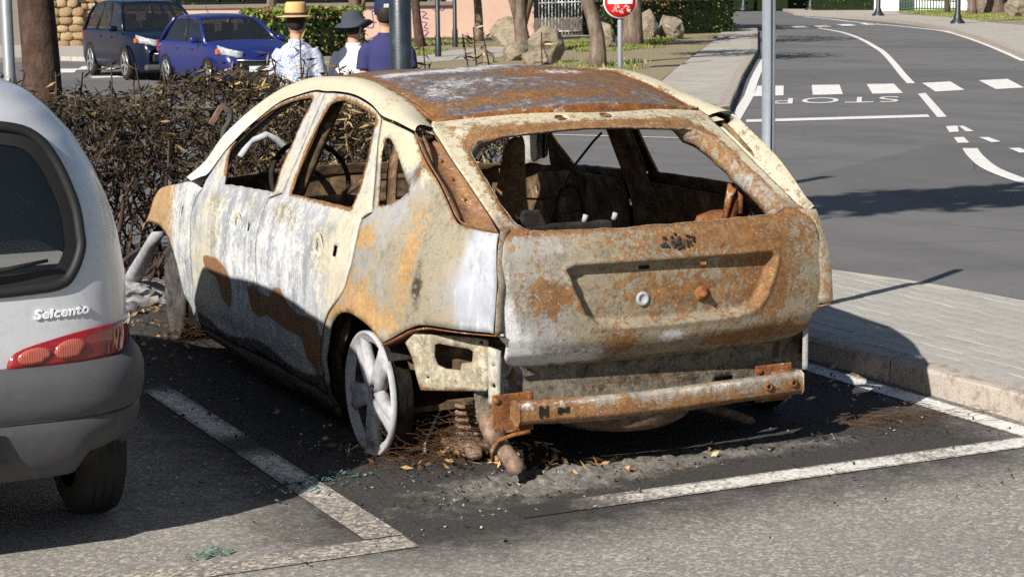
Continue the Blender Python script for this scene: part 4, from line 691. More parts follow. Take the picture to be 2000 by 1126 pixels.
# floor, bulkheads, interior
mb = MB(); mb.box((0, 1.2, .17), (1.56, 2.6, .02)); mb.box((0, -.2, .30), (1.0, .50, .02)); mb.box((0, 1.4, .24), (.26, 2.2, .14)); mb.box((0, .30, .33), (1.3, .10, .30)); mb.build('floor_pan', 'burnt_inner', CAR, False)
mb = MB(); mb.box((0, 2.36, .48), (1.5, .04, .58)); mb.build('firewall', 'burnt_inner', CAR, False)
mb = MB(); mb.box((0, 2.80, .34), (1.25, .75, .30)); mb.box((.2, 2.75, .52), (.5, .4, .16)); mb.build('engine_block', 'soot_metal', CAR, False)
mb = MB(); mb.box((0, 3.3, .30), (1.2, .06, .32)); mb.tube([(-.6, 3.32, .42), (.6, 3.32, .42)], .035, 8); mb.build('front_panel', 'rust_metal', CAR, False)
mb = MB(); cs = [[(x, 2.30-.10*(x/.7)**2, .80+.03*(1-(x/.7)**2)), (x, 2.40-.1*(x/.7)**2, .77), (x, 2.40-.1*(x/.7)**2, .7)] for x in np.linspace(-.76, .76, 24)]; v, f = loft(cs); mb.add(v, f); o = mb.build('cowl', 'burnt_inner', CAR); finish(o, solid=.006, off=0)
mb = MB(); mb.tube([(-.72, 2.12, .62), (-.4, 2.1, .68), (.4, 2.1, .68), (.74, 2.12, .62)], .03, 10); mb.build('dash_beam', 'burnt_inner', CAR)
mb = MB(); mb.tube([(-.60, 2.18, .90), (-.545, 2.19, .965), (-.465, 2.2, .995), (-.415, 2.2, .97), (-.36, 2.2, .92), (-.31, 2.2, .84)], .016, 8); mb.build('cowl_hoop', 'ash_metal', CAR)
mb = MB(); mb.tube([(-.60, 2.44, .93), (-.59, 2.45, 1.0), (-.555, 2.45, 1.05), (-.553, 2.45, 1.09), (-.60, 2.45, 1.122)], .015, 8); o = mb.build('wiper_arm', 'wheel_dark_ash', CAR)
mb = MB(); mb.box((0, 0, 0), (.022, .018, .10), m=Matrix.Translation((-.625, 2.45, 1.075)) @ Matrix.Rotation(rad(33), 4, 'Y')); mb.build('wiper_bracket', 'pipe_rust', o, False)
for s in (-1, 1):
    # inner structure following the doors: inner skins, pillars
    def inn(P, o_=.07): v = side_map(P); v[:, 0] += o_; v[:, 0] *= (1 if s < 0 else -1); return v
    fl = s > 0
    for nm, ol in (('door_inner_skin', [(1.95, .20), (1.09, .20), (1.08, .82), (1.6, .815), (1.93, .78)]), ('door_inner_skin', [(1.02, .20), (.42, .20), (.16, .56), (.12, .83), (1.03, .83)])):
        o = panel(nm, ol, inn, 'burnt_inner', CAR, [oval((ol[0][0]+ol[1][0])/2, .45, .12, .09)], .06, .012, 0, flip=not fl); 
    o = panel('pillar_inner', [(1.06, .2), (.87, .2), (.875, .8), (.862, 1.25), (1.0, 1.25), (1.045, .8)], lambda P: inn(P, .045), 'burnt_inner', CAR, [], .06, .03, 0, flip=not fl)
    o = panel('pillar_inner', [(.06, .55), (-.45, .56), (-.46, .86), (-.20, 1.02), (.0, 1.15), (.24, 1.17), (.15, 1.0), (.05, .86)], lambda P: inn(P, .055), 'burnt_inner', CAR, [[(.13, 1.10), (.03, 1.06), (-.13, .965), (-.05, .93), (.01, .92), (.1, 1.03)]], .05, .012, 0, flip=not fl)
    mb = MB(); mb.lathe([(.13, .45), (.125, .70), (.10, .78), (.05, .80), (.0001, .80)], 20, Matrix.Translation((s*.62, -.02, 0))); mb.build('strut_tower', 'rust_metal', CAR)
    mb = MB(); mb.tube([(s*p[0]*-1 if s > 0 else p[0], p[1], p[2]-.03) for p in [(-.62, 1.5, 1.22), (-.6, 1.2, 1.27), (-.58, .7, 1.28), (-.57, .3, 1.21)]], .022, 8); mb.build('cant_rail_inner', 'burnt_inner', CAR)
mb = MB(); mb.box((.62, -.10, .84), (.10, .02, .15), taper=.5); mb.tube([(.58, -.1, .76), (.6, -.11, .87), (.62, -.12, .905), (.64, -.12, .87), (.64, -.12, .8)], .012, 6); mb.build('seat_latch', 'rust_metal', CAR)
def seat_panel():
    cs = []
    for z, x0, x1, y in ((.55, -.30, -.02, .28), (.70, -.27, -.04, .30), (.80, -.22, -.05, .32), (.92, -.17, -.05, .34), (1.0, -.15, -.045, .355), (1.06, -.13, -.04, .36), (1.095, -.105, -.05, .36)):
        cs.append([(x0, y, z), (x0+.02, y-.03, z), ((x0+x1)/2, y-.035, z), (x1-.02, y-.03, z), (x1, y+.01, z), (x1+.01, y+.06, z)])
    v, f = loft(cs); o = mesh('seat_back_frame', v, f, None, CAR, True, [BM_]); finish(o, solid=.012, off=0, sub=1); paint(o, lambda P, L: L['rust'].__iadd__(.3*np.exp(-((P[:, 0]+.16)/.05)**2)), khaki=.8, rust=.5, brown=.2, char=.2)
seat_panel()
def seat_frame(x, y):
    mb = MB()
    mb.tube([(x-.2, y, .3), (x-.21, y-.08, .6), (x-.19, y-.16, .84), (x-.1, y-.19, .90), (x+.1, y-.19, .90), (x+.19, y-.16, .84), (x+.21, y-.08, .6), (x+.2, y, .3)], .014, 8)
    for z, q in ((.45, -.03), (.58, -.08), (.7, -.12), (.78, -.14)): mb.tube([(x-.2, y+q, z), (x, y+q+.02, z-.02), (x+.2, y+q, z)], .005, 5)
    mb.tube([(x-.2, y, .3), (x-.2, y+.45, .34), (x+.2, y+.45, .34), (x+.2, y, .3)], .016, 6); mb.build('seat_frame', 'burnt_inner', CAR)
seat_frame(-.36, 1.15); seat_frame(.36, 1.15)
mb = MB(); mb.tube([(.235, .25, 1.10), (.20, .25, 1.07), (.112, .25, .976), (.06, .25, .88), (.022, .25, .803), (.01, .25, .70)], .014, 6, flat=.35); mb.build('seat_belt', 'rubber_black', CAR)
mb = MB(); mb.tube([(.03, .25, .76), (.038, .25, .84), (.062, .25, .89), (.1, .25, .905), (.134, .25, .89), (.15, .25, .83), (.165, .25, .76)], .009, 6); mb.build('seat_hoop', 'soot_metal', CAR)
mb = MB(); mb.box((-.23, -.33, .825), (.37, .05, .03)); mb.box((-.36, -.33, .865), (.11, .04, .06), taper=.6); o = mb.build('parcel_support', 'soot_metal', CAR, False); finish(o, bevel=.008)
for x in (-.15, -.03): mb = MB(); mb.tube([(x, -.33, .84), (x+.005, -.335, .865)], .010, 6); mb.build('bolt', 'ash_metal', o)
mb = MB(); mb.tube([(-.55, 1.75, .60), (-.42, 1.95, .74)], .02, 8); v = [(-.42+.18*math.cos(t), 1.75+.06*math.sin(t), .82+.17*math.sin(t)) for t in np.linspace(0, 6.2832, 25)]; mb.tube(v, .012, 6, False); mb.build('steering_wheel', 'soot_metal', CAR)
# underside: rear axle, spring, exhaust, tank
mb = MB(); mb.tube([(-.7, .02, .2), (.7, .02, .2)], .04, 8); mb.box((0, .0, .16), (.8, .3, .06)); mb.tube([(-.5, .0, .12), (-.66, .5, .16)], .025, 6); mb.tube([(.5, .0, .12), (.66, .5, .16)], .025, 6); mb.build('rear_axle', 'soot_metal', CAR, False)
for s in (-1, 1):
    mb = MB(); mb.tube([(s*.50+.058*math.cos(t), -.12+.058*math.sin(t), .06+.0125*t/2/3.1416*2.0) for t in np.linspace(0, 2*math.pi*5, 120)], .0085, 6); mb.build('coil_spring', 'pipe_rust', CAR)
    mb = MB(); mb.tube([(s*.58, -.30, .03), (s*.52, -.16, .05), (s*.42, -.02, .07), (s*.3, .1, .1)], [.03, .045, .04, .03], 8, flat=.5); mb.build('control_arm', 'pipe_rust', CAR)
mb = MB(); mb.lathe([(.0001, 0), (.11, .0), (.12, .02), (.12, .04), (.0001, .045)], 20, Matrix.Translation((-.5, -.12, .012))); mb.build('spring_seat', 'pipe_rust', CAR)
mb = MB(); P0 = [(-.55, -.36, .20), (-.59, -.46, .205), (-.622, -.54, .200), (-.632, -.585, .175), (-.622, -.605, .14)]
mb.tube(P0, [.034, .04, .044, .040, .030], 14); ex = mb.build('exhaust', 'pipe_rust', CAR)
mb = MB(); mb.tube([(-.628, -.595, .155), (-.618, -.612, .13), (-.602, -.632, .10), (-.588, -.648, .072), (-.580, -.658, .05)], [.029, .031, .030, .032, .033], 16, False); o = mb.build('tail_pipe', 'pipe_rust', ex); finish(o, solid=.003, off=-1)
mb = MB(); mb.tube([(-.655, -.62, .09), (-.665, -.63, .13), (-.645, -.645, .165), (-.60, -.655, .18), (-.54, -.67, .19)], .008, 6); mb.build('exhaust_hanger', 'rust_metal', ex)
mb = MB(); mb.box((.35, -.32, .2), (.5, .28, .12)); o = mb.build('silencer', 'pipe_rust', CAR, False); finish(o, bevel=.04)
# ---------------------------------------------------------------- silver small hatchback in the next bay
SX, SYC = -2.615, 1.05
S_HW = table([.18, .35, .5, .7, .82, .95, 1.05, 1.15, 1.25, 1.33, 1.38, 1.42, 1.45, 1.465], [.70, .745, .768, .782, .785, .768, .742, .702, .645, .575, .52, .45, .32, .05], 500, 5)
S_YR = table([.18, .30, .5, .65, .8, .95, 1.1, 1.25, 1.33, 1.39, 1.42, 1.45, 1.465], [-.76, -.81, -.85, -.855, -.845, -.83, -.81, -.785, -.755, -.69, -.52, -.1, .9], 500, 5)
S_YF = table([.18, .3, .5, .68, .76, .82, .88, .95, 1.1, 1.25, 1.37, 1.44, 1.465], [2.38, 2.44, 2.46, 2.42, 2.3, 2.0, 1.72, 1.58, 1.32, 1.05, .85, .7, .95], 500, 4)
def s_ring(z, n=120, off=0., e=.29):
    out = []; hw, yr, yf = float(S_HW(z))+off, float(S_YR(z))-off, float(S_YF(z))+off
    for k in range(n):
        t = 2*math.pi*k/n; c, s = math.cos(t), math.sin(t); x = hw*math.copysign(abs(c)**e, c); y = abs(s)**e*((yf-SYC) if s > 0 else -(SYC-yr)); out.append((SX+x, SYC+y, z))
    return out
def s_rear(P, off=0., e=.29):      # (x, z) -> point on the rear face
    x, z = P[:, 0]-SX, P[:, 1]; hw, yr = S_HW(z)+off, S_YR(z)-off; c = np.clip(np.abs(x)/hw, 0, .9999)**(1/e); y = SYC-(SYC-yr)*np.sqrt(np.clip(1-c*c, 1e-6, 1))**e
    return np.stack([P[:, 0], y, z], 1)
def s_side(y, z, e=.29):
    yr, yf = S_YR(z), S_YF(z); q = np.where(y < SYC, (SYC-y)/(SYC-yr), (y-SYC)/(yf-SYC)); q = np.clip(q, 0, .9999)**(1/e); return S_HW(z)*np.sqrt(np.clip(1-q*q, 1e-6, 1))**e
SC_ = empty('silver_car', (SX, 0, 0), 'silver small hatchback with grey plastic bumper, cut off by the left edge', 'car')
def s_child(o, p=None):
    o.parent = p or SC_
    if p is None: o.location = (-SX, 0, 0)
    return o
hwn = [(.33, .827), (.47, .835), (.515, .865), (.548, .93), (.55, .98), (.54, 1.07), (.495, 1.19), (.44, 1.262), (.36, 1.292), (.2, 1.305), (0, 1.31)]
SWIN = [(SX+x, z) for x, z in hwn]+[(SX-x, z) for x, z in hwn[::-1][1:]]
def silver():
    zs = list(np.linspace(.43, 1.0, 46))+list(np.linspace(1.012, 1.42, 46))+list(np.linspace(1.422, 1.465, 12)); n = 200
    rg = [s_ring(z, n) for z in zs]; v, f = loft(rg, True); V = np.array(v); F = [q for q in f]; C_ = V[np.array(F)].mean(1)
    kill = inside(C_[:, (0, 2)], np.array(SWIN)) & (C_[:, 1] < 0)
    F = [q for q, k in zip(F, kill) if not k]; F.append(tuple(range(len(v)-n, len(v))))
    o = s_child(mesh('body', v, F, 'paint_silver')); 
    v, f = loft([s_ring(z, 120, -.012) for z in (.27, .32, .38, .44)], True); s_child(mesh('sill_skirt', v, f, 'soot_metal'))
    rim = smooth_poly(SWIN, .02); r3 = s_rear(rim, .004); mb = MB(); mb.tube(list(map(tuple, r3))+[tuple(r3[0])], .016, 8, False, 1.); s_child(mb.build('window_seal', 'rubber_black'))
    g = panel('rear_window', SWIN, lambda P: s_rear(P, .001), 'glass_tint', None, [], .04, .004, .004, inner='glass_tint'); s_child(g)
    inn = np.array(shrink(rim, .05)); P_, F_ = tri2d(rim, [inn], .03); o2 = mesh('window_border', s_rear(P_, .0025).tolist(), F_.tolist(), 'rubber_black'); s_child(o2)
    # interior seen through the glass
    mb = MB(); mb.box((SX, .55, .62), (1.30, 2.2, .5)); s_child(mb.build('interior_tub', 'rubber_black', None, False))
    mb = MB(); mb.box((SX, -.38, .875), (1.12, .42, .025)); s_child(mb.build('parcel_shelf', 'sign_white', None, False))
    for x, y in ((-.28, .1), (.28, .1), (-.33, 1.1), (.33, 1.1)):
        mb = MB(); mb.box((SX+x, y, .85), (.44, .12, .4)); mb.box((SX+x, y, 1.12), (.26, .09, .16)); o = mb.build('seat', 'rubber_black', None, False); finish(o, bevel=.03); s_child(o)
    # bumper
    def bring(z, off): return [p for p in s_ring(z, 200, off) if p[1] < .15][::1]
    prof = [(.598, -.01), (.595, .016), (.57, .034), (.545, .042), (.50, .044), (.458, .044), (.452, .036), (.445, .036), (.438, .040), (.40, .043), (.34, .036), (.30, .022), (.27, .004), (.265, -.03)]
    cs = [s_ring(z, 200, of)[101:200] for z, of in prof]; v, f = loft(cs); v2 = []
    for x, y, z in v:   # wheel notch and raised tail of the bumper near the corners
        a = abs(x-SX); z2 = z
        if z < .40: z2 = z+.055*max(0, min(1, (a-.50)/.05))*(.4-z)/.13*max(0, min(1, (.70-a)/.03))*1.0
        v2.append((x, y, z2))
    b = s_child(mesh('bumper', v2, f, 'plastic_grey')); finish(b, solid=.01)
    pl = panel('plate_recess', [(SX-.30, .33), (SX+.30, .33), (SX+.27, .45), (SX-.27, .45)], lambda P: s_rear(P, .047), 'plastic_grey', None, [], .05, .006, 0, inner='plastic_grey'); s_child(pl)
    mb = MB(); mb.box((SX, -.905, .385), (.52, .006, .11)); p = s_child(mb.build('number_plate', 'sign_white', None, False)); mb = MB(); mb.box((SX+.235, -.9095, .385), (.045, .004, .108)); mb.box((SX-.235, -.9095, .385), (.045, .004, .108)); q = mb.build('plate_band', 'plate_blue', p, False); q['kind'] = 'stuff'
    hl = [(.308, .602), (.316, .632), (.36, .660), (.50, .690), (.60, .699), (.70, .696), (.752, .690), (.763, .66), (.763, .62), (.745, .605), (.6, .600), (.45, .600)]
    for s in (-1, 1):
        ol = [(SX+s*a, z) for a, z in hl]; l = panel('tail_lamp', ol, lambda P: s_rear(P, .010), 'lamp_red', None, [], .02, .02, 0, inner='lamp_red'); s_child(l)
        for a, z, r1, r2 in ((.388, .637, .050, .025), (.497, .648, .050, .029)):
            el = [(SX+s*(a+r1*math.cos(t)), z+r2*math.sin(t)+s*0+.10*r1*math.cos(t)) for t in np.linspace(0, 2*math.pi, 15)[:-1]]; panel('lamp_lens', el, lambda P: s_rear(P, .0145), 'lamp_pink', l, [], .015, .006, 0, inner='lamp_pink')
    mb = MB(); k = s_rear(np.array([(SX+.02, .86), (SX+.10, .875), (SX+.2, .885), (SX+.32, .895), (SX+.44, .912)]), .03); mb.tube(list(map(tuple, k)), [.014, .011, .009, .007, .005], 8); s_child(mb.build('wiper', 'rubber_black'))
    for s in (-1, 1):
        mb = MB(); q = [(SX+s*(float(S_HW(1.40))-.02-.02*abs(t-.5)), y, 1.435-.05*(1-math.sin(math.pi*min(1, .2+.8*t)))) for t, y in zip(np.linspace(0, 1, 20), np.linspace(-.26, .9, 20))]; mb.tube(q, .010, 6); s_child(mb.build('roof_gutter', 'plastic_grey'))
        for y in (-.27, 1.95):
            w = MB(); m_ = Matrix.Translation((SX+s*.665, y, .262)) @ Matrix.Rotation(s*math.pi/2, 4, 'Y')
            w.lathe([(.165, .06), (.18, .074), (.225, .077), (.252, .066), (.262, .045), (.262, -.045), (.252, -.066), (.225, -.077), (.17, -.07)], 48, m_); wt = s_child(w.build('wheel', 'tyre'))
            w = MB(); w.lathe([(.0001, .03), (.06, .04), (.10, .02), (.155, .05), (.17, .066)], 30, m_); w.build('wheel_rim', 'alloy', wt)
            g_ = MB()
            for off in (-.03, .0, .03): g_.lathe([(.2625, off-.004), (.2632, off), (.2625, off+.004)], 40, m_)
            gg_ = g_.build('tread_groove', 'rubber_black', wt); gg_['kind'] = 'stuff'
            a_ = MB(); pts = [(SX+s*(float(s_side(y+.29*math.cos(t), .3+.25*math.sin(t)))+.004), y+.29*math.cos(t), .3+.25*math.sin(t)) for t in np.linspace(.1, math.pi-.1, 24)]; v = pts+[(SX+s*(float(s_side(y, .3))+.003), y, .30)]; a_.add(v, [(i, i+1, 24) for i in range(23)]); s_child(a_.build('wheel_arch', 'rubber_black'))
        sw = [(.2, .86), (1.2, .86), (1.38, .9), (1.0, 1.22), (.2, 1.24), (.0, 1.2), (-.05, .98), (-.05, .88)]
        def smp(P, s=s): x = s_side(P[:, 0], P[:, 1])+.004; return np.stack([SX+s*x, P[:, 0], P[:, 1]], 1)
        s_child(panel('side_window', sw, smp, 'glass_dark', None, [], .06, .004, 0, flip=s < 0, inner='glass_dark'))
        hb = MB(); hb.box((SX+s*.52, 2.40, .64), (.30, .10, .14)); h = s_child(hb.build('headlamp', 'lamp_clear', None, False)); finish(h, bevel=.03)
    mb = MB(); mb.box((SX, .9, .26), (1.1, 2.7, .12)); s_child(mb.build('underside', 'soot_metal', None, False))
    mb = MB(); mb.box((SX, -.27, .24), (1.2, .08, .07)); mb.tube([(SX-.3, -.55, .27), (SX-.3, -.80, .25)], .022, 10); s_child(mb.build('rear_beam', 'soot_metal', None, False))
    cu = bpy.data.curves.new('badge', 'FONT'); cu.body = 'Seicento'; cu.size = .052; cu.extrude = .0025; cu.bevel_depth = .0012; cu.offset = .0008; cu.shear = .22; cu.space_character = 1.08
    to = bpy.data.objects.new('badge', cu); COL.objects.link(to); dg = bpy.context.evaluated_depsgraph_get(); me = bpy.data.meshes.new_from_object(to.evaluated_get(dg)); bpy.data.objects.remove(to)
    x0 = min(v_.co.x for v_ in me.vertices); x1 = max(v_.co.x for v_ in me.vertices)
    for v_ in me.vertices:
        x = SX+.395+(v_.co.x-x0)/(x1-x0)*.168; z = .742+v_.co.y*.72+.02*(v_.co.x-x0); q = s_rear(np.array([(x, z)]), .004+v_.co.z)[0]; v_.co = q
    me.materials.clear(); me.materials.append(M('badge_grey')); o = bpy.data.objects.new('badge_lettering', me); COL.objects.link(o); s_child(o); o['kind'] = 'stuff'
silver()
# ---------------------------------------------------------------- parked cars across the side road
def traffic_car(name, label, loc, rz, L, Wd, Hh, belt, hood, wb, rw, mat, ws, suv=False):
    """ws: y of windscreen base, header, rear header, rear base (local, front = +Y)"""
    R = empty(name, loc, label, 'car', 'cars parked across the side road', rz); hw = Wd/2; yf, yr = L/2, -L/2
    st = [(yr, .86, belt-.12, belt-.10), (yr+.06, .93, belt-.03, belt-.0), (yr+.5, .99, belt, belt+.01), (ws[3]+.1, 1., belt, belt+.01), (0, 1., belt, belt+.01), (ws[0], .99, belt-.02, belt+.03), (ws[0]+.25, .97, hood+.03, hood+.07), (yf-.55, .93, hood-.06, hood+.0), (yf-.2, .87, hood-.17, hood-.09), (yf-.05, .78, hood-.27, hood-.2), (yf, .70, hood-.38, hood-.32)]
    cs = []
    for y, k, zs, zc in st:
        w = hw*k; e = .02 if y > yr+.05 else .1; half = [(w*.90, .22), (w*.97, .30), (w*1.0, .48), (w*.995, zs*.72+.12), (w*.965, zs), (w*.86, zs+(zc-zs)*.6+.02), (w*.5, zc+.02), (0, zc+.028)]
        cs.append([(x, y, z) for x, z in half]+[(-x, y, z) for x, z in half[::-1][1:]])
    v, f = loft(cs); n = len(cs[0]); f += [tuple(range(n)), tuple((len(cs)-1)*n+i for i in range(n-1, -1, -1))]; b = mesh('body', v, f, mat, R); b.data.flip_normals(); finish(b, sub=2)
    # greenhouse
    zt, wt, wbt = Hh-.03, hw*.70, hw*.93
    gs = [(ws[3], wbt, belt), (ws[2], wt, zt-.02), ((ws[1]+ws[2])/2, wt*1.02, zt+.02), (ws[1], wt*.98, zt-.03), (ws[0], wbt*.97, belt-.01)]
    def gsec(y, wtop, ztop): return [(wbt, y, belt-.03), (wtop*.98, y, ztop-.05), (wtop*.90, y, ztop-.012), (wtop*.6, y, ztop+.012), (0, y, ztop+.02)]
    c2 = []
    for t in np.linspace(0, 1, 11):
        y = ws[2]+(ws[1]-ws[2])*t; dz = -.075*abs(2*t-1)**3; w = wt*(1.0-.03*t)
        half = [(w*1.04, zt+dz-.075), (w*1.01, zt+dz-.035), (w*.94, zt+dz-.005), (w*.75, zt+dz+.012), (w*.4, zt+dz+.022), (0, zt+dz+.026)]
        c2.append([(x, y, z) for x, z in half]+[(-x, y, z) for x, z in half[::-1][1:]])
    v, f = loft(c2); o = mesh('roof', v, f, mat, R); o.data.flip_normals(); finish(o, solid=.03)
    A = lambda s: [Vector((s*wbt*.97, ws[0], belt)), Vector((s*wt*.96, ws[1], zt-.06)), Vector((s*wt, ws[2], zt-.05)), Vector((s*wbt*.95, ws[3], belt))]
    def quad(nm, q, m_, th=.006, pa=R): o = mesh(nm, q, [(0, 1, 2, 3)], m_, pa, False); finish(o, solid=th, off=0); return o
    l, r = A(-1), A(1); up = Vector((0, 0, .01))
    quad('windscreen', [l[0]+Vector((.05, 0, .02)), r[0]+Vector((-.05, 0, .02)), r[1]+Vector((-.05, 0, .0)), l[1]+Vector((.05, 0, 0))], 'glass_clear')
    quad('rear_window', [r[3]+Vector((-.06, 0, .04)), l[3]+Vector((.06, 0, .04)), l[2]+Vector((.06, 0, -.02)), r[2]+Vector((-.06, 0, -.02))], 'glass_clear')
    for s, a in ((-1, l), (1, r)):
        for p, q in ((a[0], a[1]), (a[3], a[2])): mb = MB(); mb.tube([p-Vector((0, 0, .03)), p.lerp(q, .5)+Vector((s*.012, 0, .012)), q+Vector((0, 0, -.01))], [.05, .038, .038], 8); mb.build('pillar', mat, R)
        def at(t, h): lo = a[0].lerp(a[3], t); hi = a[1].lerp(a[2], t); return lo.lerp(hi, h)
        cuts = [0.03, .36, .66, .97] if suv else [.03, .45, .93]
        for c0, c1 in zip(cuts[:-1], cuts[1:]): quad('side_window', [at(c0+.02, .03), at(c1-.02, .03), at(c1-.02, .95), at(c0+.02, .95)], 'glass_clear')
        for c in cuts[1:-1]: mb = MB(); mb.tube([at(c, -.05), at(c, 1.05)], .035, 6); mb.build('pillar', 'rubber_black', R)
        mb = MB(); m_ = Matrix.Translation((s*(hw+.07), ws[0]-.25, belt+.06)); mb.box((0, 0, 0), (.20, .12, .13), m=m_); o = mb.build('mirror', mat, R); finish(o, bevel=.045, seg=3)
        for y in (wb/2, -wb/2):
            mt = Matrix.Translation((s*(hw-.10), y, rw)) @ Matrix.Rotation(s*math.pi/2, 4, 'Y'); w = MB(); w.lathe([(rw*.68, .09), (rw*.8, .105), (rw*.96, .09), (rw, .05), (rw, -.08), (rw*.8, -.1)], 32, mt); t_ = w.build('wheel', 'tyre', R)
            w = MB(); w.lathe([(.05, .07), (rw*.2, .085), (rw*.3, .05), (rw*.55, .06), (rw*.64, .10), (rw*.70, .095)], 32, mt); w.build('rim', 'rubber_black', t_)
            for k in range(5): a_ = k*1.2566; w = MB(); w.box((0, 0, 0), (rw*.62, .045, .03), m=mt @ Matrix.Rotation(a_, 4, 'Z') @ Matrix.Translation((rw*.34, 0, .088))); w.build('spoke', 'alloy', t_, False)
            w = MB(); w.lathe([(rw*.62, .085), (rw*.655, .108), (rw*.70, .1), (rw*.68, .08)], 32, mt); w.build('rim_lip', 'alloy', t_)
            ar = MB(); pts = [(s*(hw*.998+.004), y+rw*1.13*math.cos(t), rw+rw*1.13*math.sin(t)) for t in np.linspace(-.2, math.pi+.2, 24)]; ar.add(pts+[(s*(hw*.96), y, rw)], [(i, i+1, 24) for i in range(23)]); ar.build('wheel_arch', 'rubber_black', R)
        hl = MB(); hz = hood-.19; cs_ = [[(s*hw*a1, yf-dy, hz+dz+h*q) for h, q in ((-.5, .16), (0, .2), (.5, .16))] for a1, dy, dz in ((.42, .035, -.03), (.58, .055, -.0), (.72, .11, .03), (.82, .24, .07), (.87, .38, .10))]; vv, ff = loft(cs_); o = mesh('headlamp', vv, ff, 'lamp_clear', R); finish(o, solid=.02, off=1)
        mb = MB(); mb.box((s*hw*.90, yf-.36, hz+.05), (.05, .12, .10)); o = mb.build('indicator', 'lamp_amber', R, False); finish(o, bevel=.01)
        mb = MB(); mb.box((s*hw*.8, yr+.05, belt-.12), (.2, .14, .26)); o = mb.build('tail_lamp', 'lamp_red', R, False); finish(o, bevel=.03)
        for y in (.35, -.55): mb = MB(); mb.box((s*(hw*.995), y, belt-.13), (.03, .17, .03)); o = mb.build('door_handle', mat, R, False); finish(o, bevel=.008)
        if suv:
            mb = MB(); mb.tube([(s*wt*.93, ws[2]+.1, zt), (s*wt*.95, ws[2]+.25, zt+.07), (s*wt*.96, 0, zt+.085), (s*wt*.95, ws[1]-.25, zt+.06), (s*wt*.93, ws[1]-.08, zt-.01)], .02, 6); mb.build('roof_rail', 'iron_dark', R)
    mb = MB(); mb.box((0, yf-.02, .50), (Wd*.62, .10, .16)); o = mb.build('grille', 'iron_dark', R, False); finish(o, bevel=.03)
    mb = MB(); mb.tube([(-Wd*.3, yf+.035, .60), (0, yf+.05, .585), (Wd*.3, yf+.035, .60)], .014, 6); mb.build('grille_bar', 'chrome', R)
    mb = MB(); mb.box((0, yf-.03, .30), (Wd*.80, .16, .13)); o = mb.build('lower_bumper', 'plastic_grey', R, False); finish(o, bevel=.04)
    mb = MB(); mb.box((0, yf+.04, .42), (.52, .02, .11)); mb.build('number_plate', 'sign_white', R, False)
    mb = MB(); mb.box((0, -.1, .55), (Wd*.84, 2.4, .4)); 
    mb.build('interior', 'rubber_black', R, False)
    for x, y in ((-.38, .1), (.38, .1), (-.38, -.8), (.38, -.8)):
        mb = MB(); mb.box((x, y, belt-.05), (.46, .13, .5)); mb.box((x, y, belt+.28), (.26, .1, .17)); o = mb.build('seat', 'plastic_grey', R, False); finish(o, bevel=.03)
    mb = MB(); mb.box((0, ws[0]-.35, belt-.08), (Wd*.84, .5, .12)); mb.build('dashboard', 'rubber_black', R, False)
    return R
traffic_car('dark_suv', 'dark navy estate-style SUV with roof rails beside the stone wall', (9.0, 38.3, -.484), rad(181), 4.80, 1.90, 1.76, 1.06, 1.02, 2.86, .365, 'paint_navy', (1.12, .42, -1.75, -2.25), True)
traffic_car('blue_hatchback', 'bright blue small hatchback parked in front of the dark SUV', (9.28, 33.35, -.484), rad(183), 3.99, 1.74, 1.49, .92, .90, 2.51, .305, 'paint_blue', (1.02, .18, -1.25, -1.78))
o = MB(); o.tube([(0, -.9, 1.47), (0, -1.05, 1.62)], .008, 5); bl = [c for c in bpy.data.objects if c.name == 'blue_hatchback'][0]; o.build('aerial', 'rubber_black', bl)
# ---------------------------------------------------------------- vegetation
def leaves_mesh(name, pos, dirs, ln, wd, cols, parent, mat='leaf_tint', fold=.25, label=None):
    """one narrow four-faced leaf per position (numpy, shared build)"""
    n = len(pos); d = dirs/np.linalg.norm(dirs, axis=1)[:, None]; r = RNG.normal(size=(n, 3)); s = np.cross(d, r); s /= np.linalg.norm(s, axis=1)[:, None]+1e-9; u = np.cross(s, d)
    ln = np.broadcast_to(ln, n)[:, None]; wd = np.broadcast_to(wd, n)[:, None]
    bend = u*ln*RNG.uniform(-.25, .25, (n, 1))
    p0 = pos; p1 = pos+d*ln*.45+s*wd+u*wd*fold+bend*.3; p2 = pos+d*ln*.45-s*wd+u*wd*fold+bend*.3; p3 = pos+d*ln+bend; pm = pos+d*ln*.45+bend*.3
    V = np.stack([p0, p1, p2, p3, pm], 1).reshape(-1, 3); b = (np.arange(n)*5)[:, None]
    F = np.concatenate([b+np.array([0, 1, 4]), b+np.array([0, 4, 2]), b+np.array([4, 1, 3]), b+np.array([4, 3, 2])], 0)
    me = bpy.data.meshes.new(name); me.vertices.add(len(V)); me.vertices.foreach_set('co', V.ravel()); me.loops.add(F.size); me.loops.foreach_set('vertex_index', F.ravel().astype(np.int32)); me.polygons.add(len(F)); me.polygons.foreach_set('loop_start', (np.arange(len(F))*3).astype(np.int32)); me.polygons.foreach_set('loop_total', np.full(len(F), 3, np.int32)); me.update(calc_edges=True)
    a = me.color_attributes.new('tint', 'FLOAT_COLOR', 'POINT'); c = np.repeat(np.c_[cols, np.ones(n)], 5, 0); a.data.foreach_set('color', c.ravel().astype(np.float32)); me.materials.append(M(mat))
    o = bpy.data.objects.new(name, me); COL.objects.link(o); o.parent = parent; o['kind'] = 'stuff'; return o
def pick(n, pal, p): pal = np.array(pal); k = RNG.choice(len(pal), n, p=np.array(p)/sum(p)); return pal[k]*RNG.uniform(.7, 1.3, (n, 1))
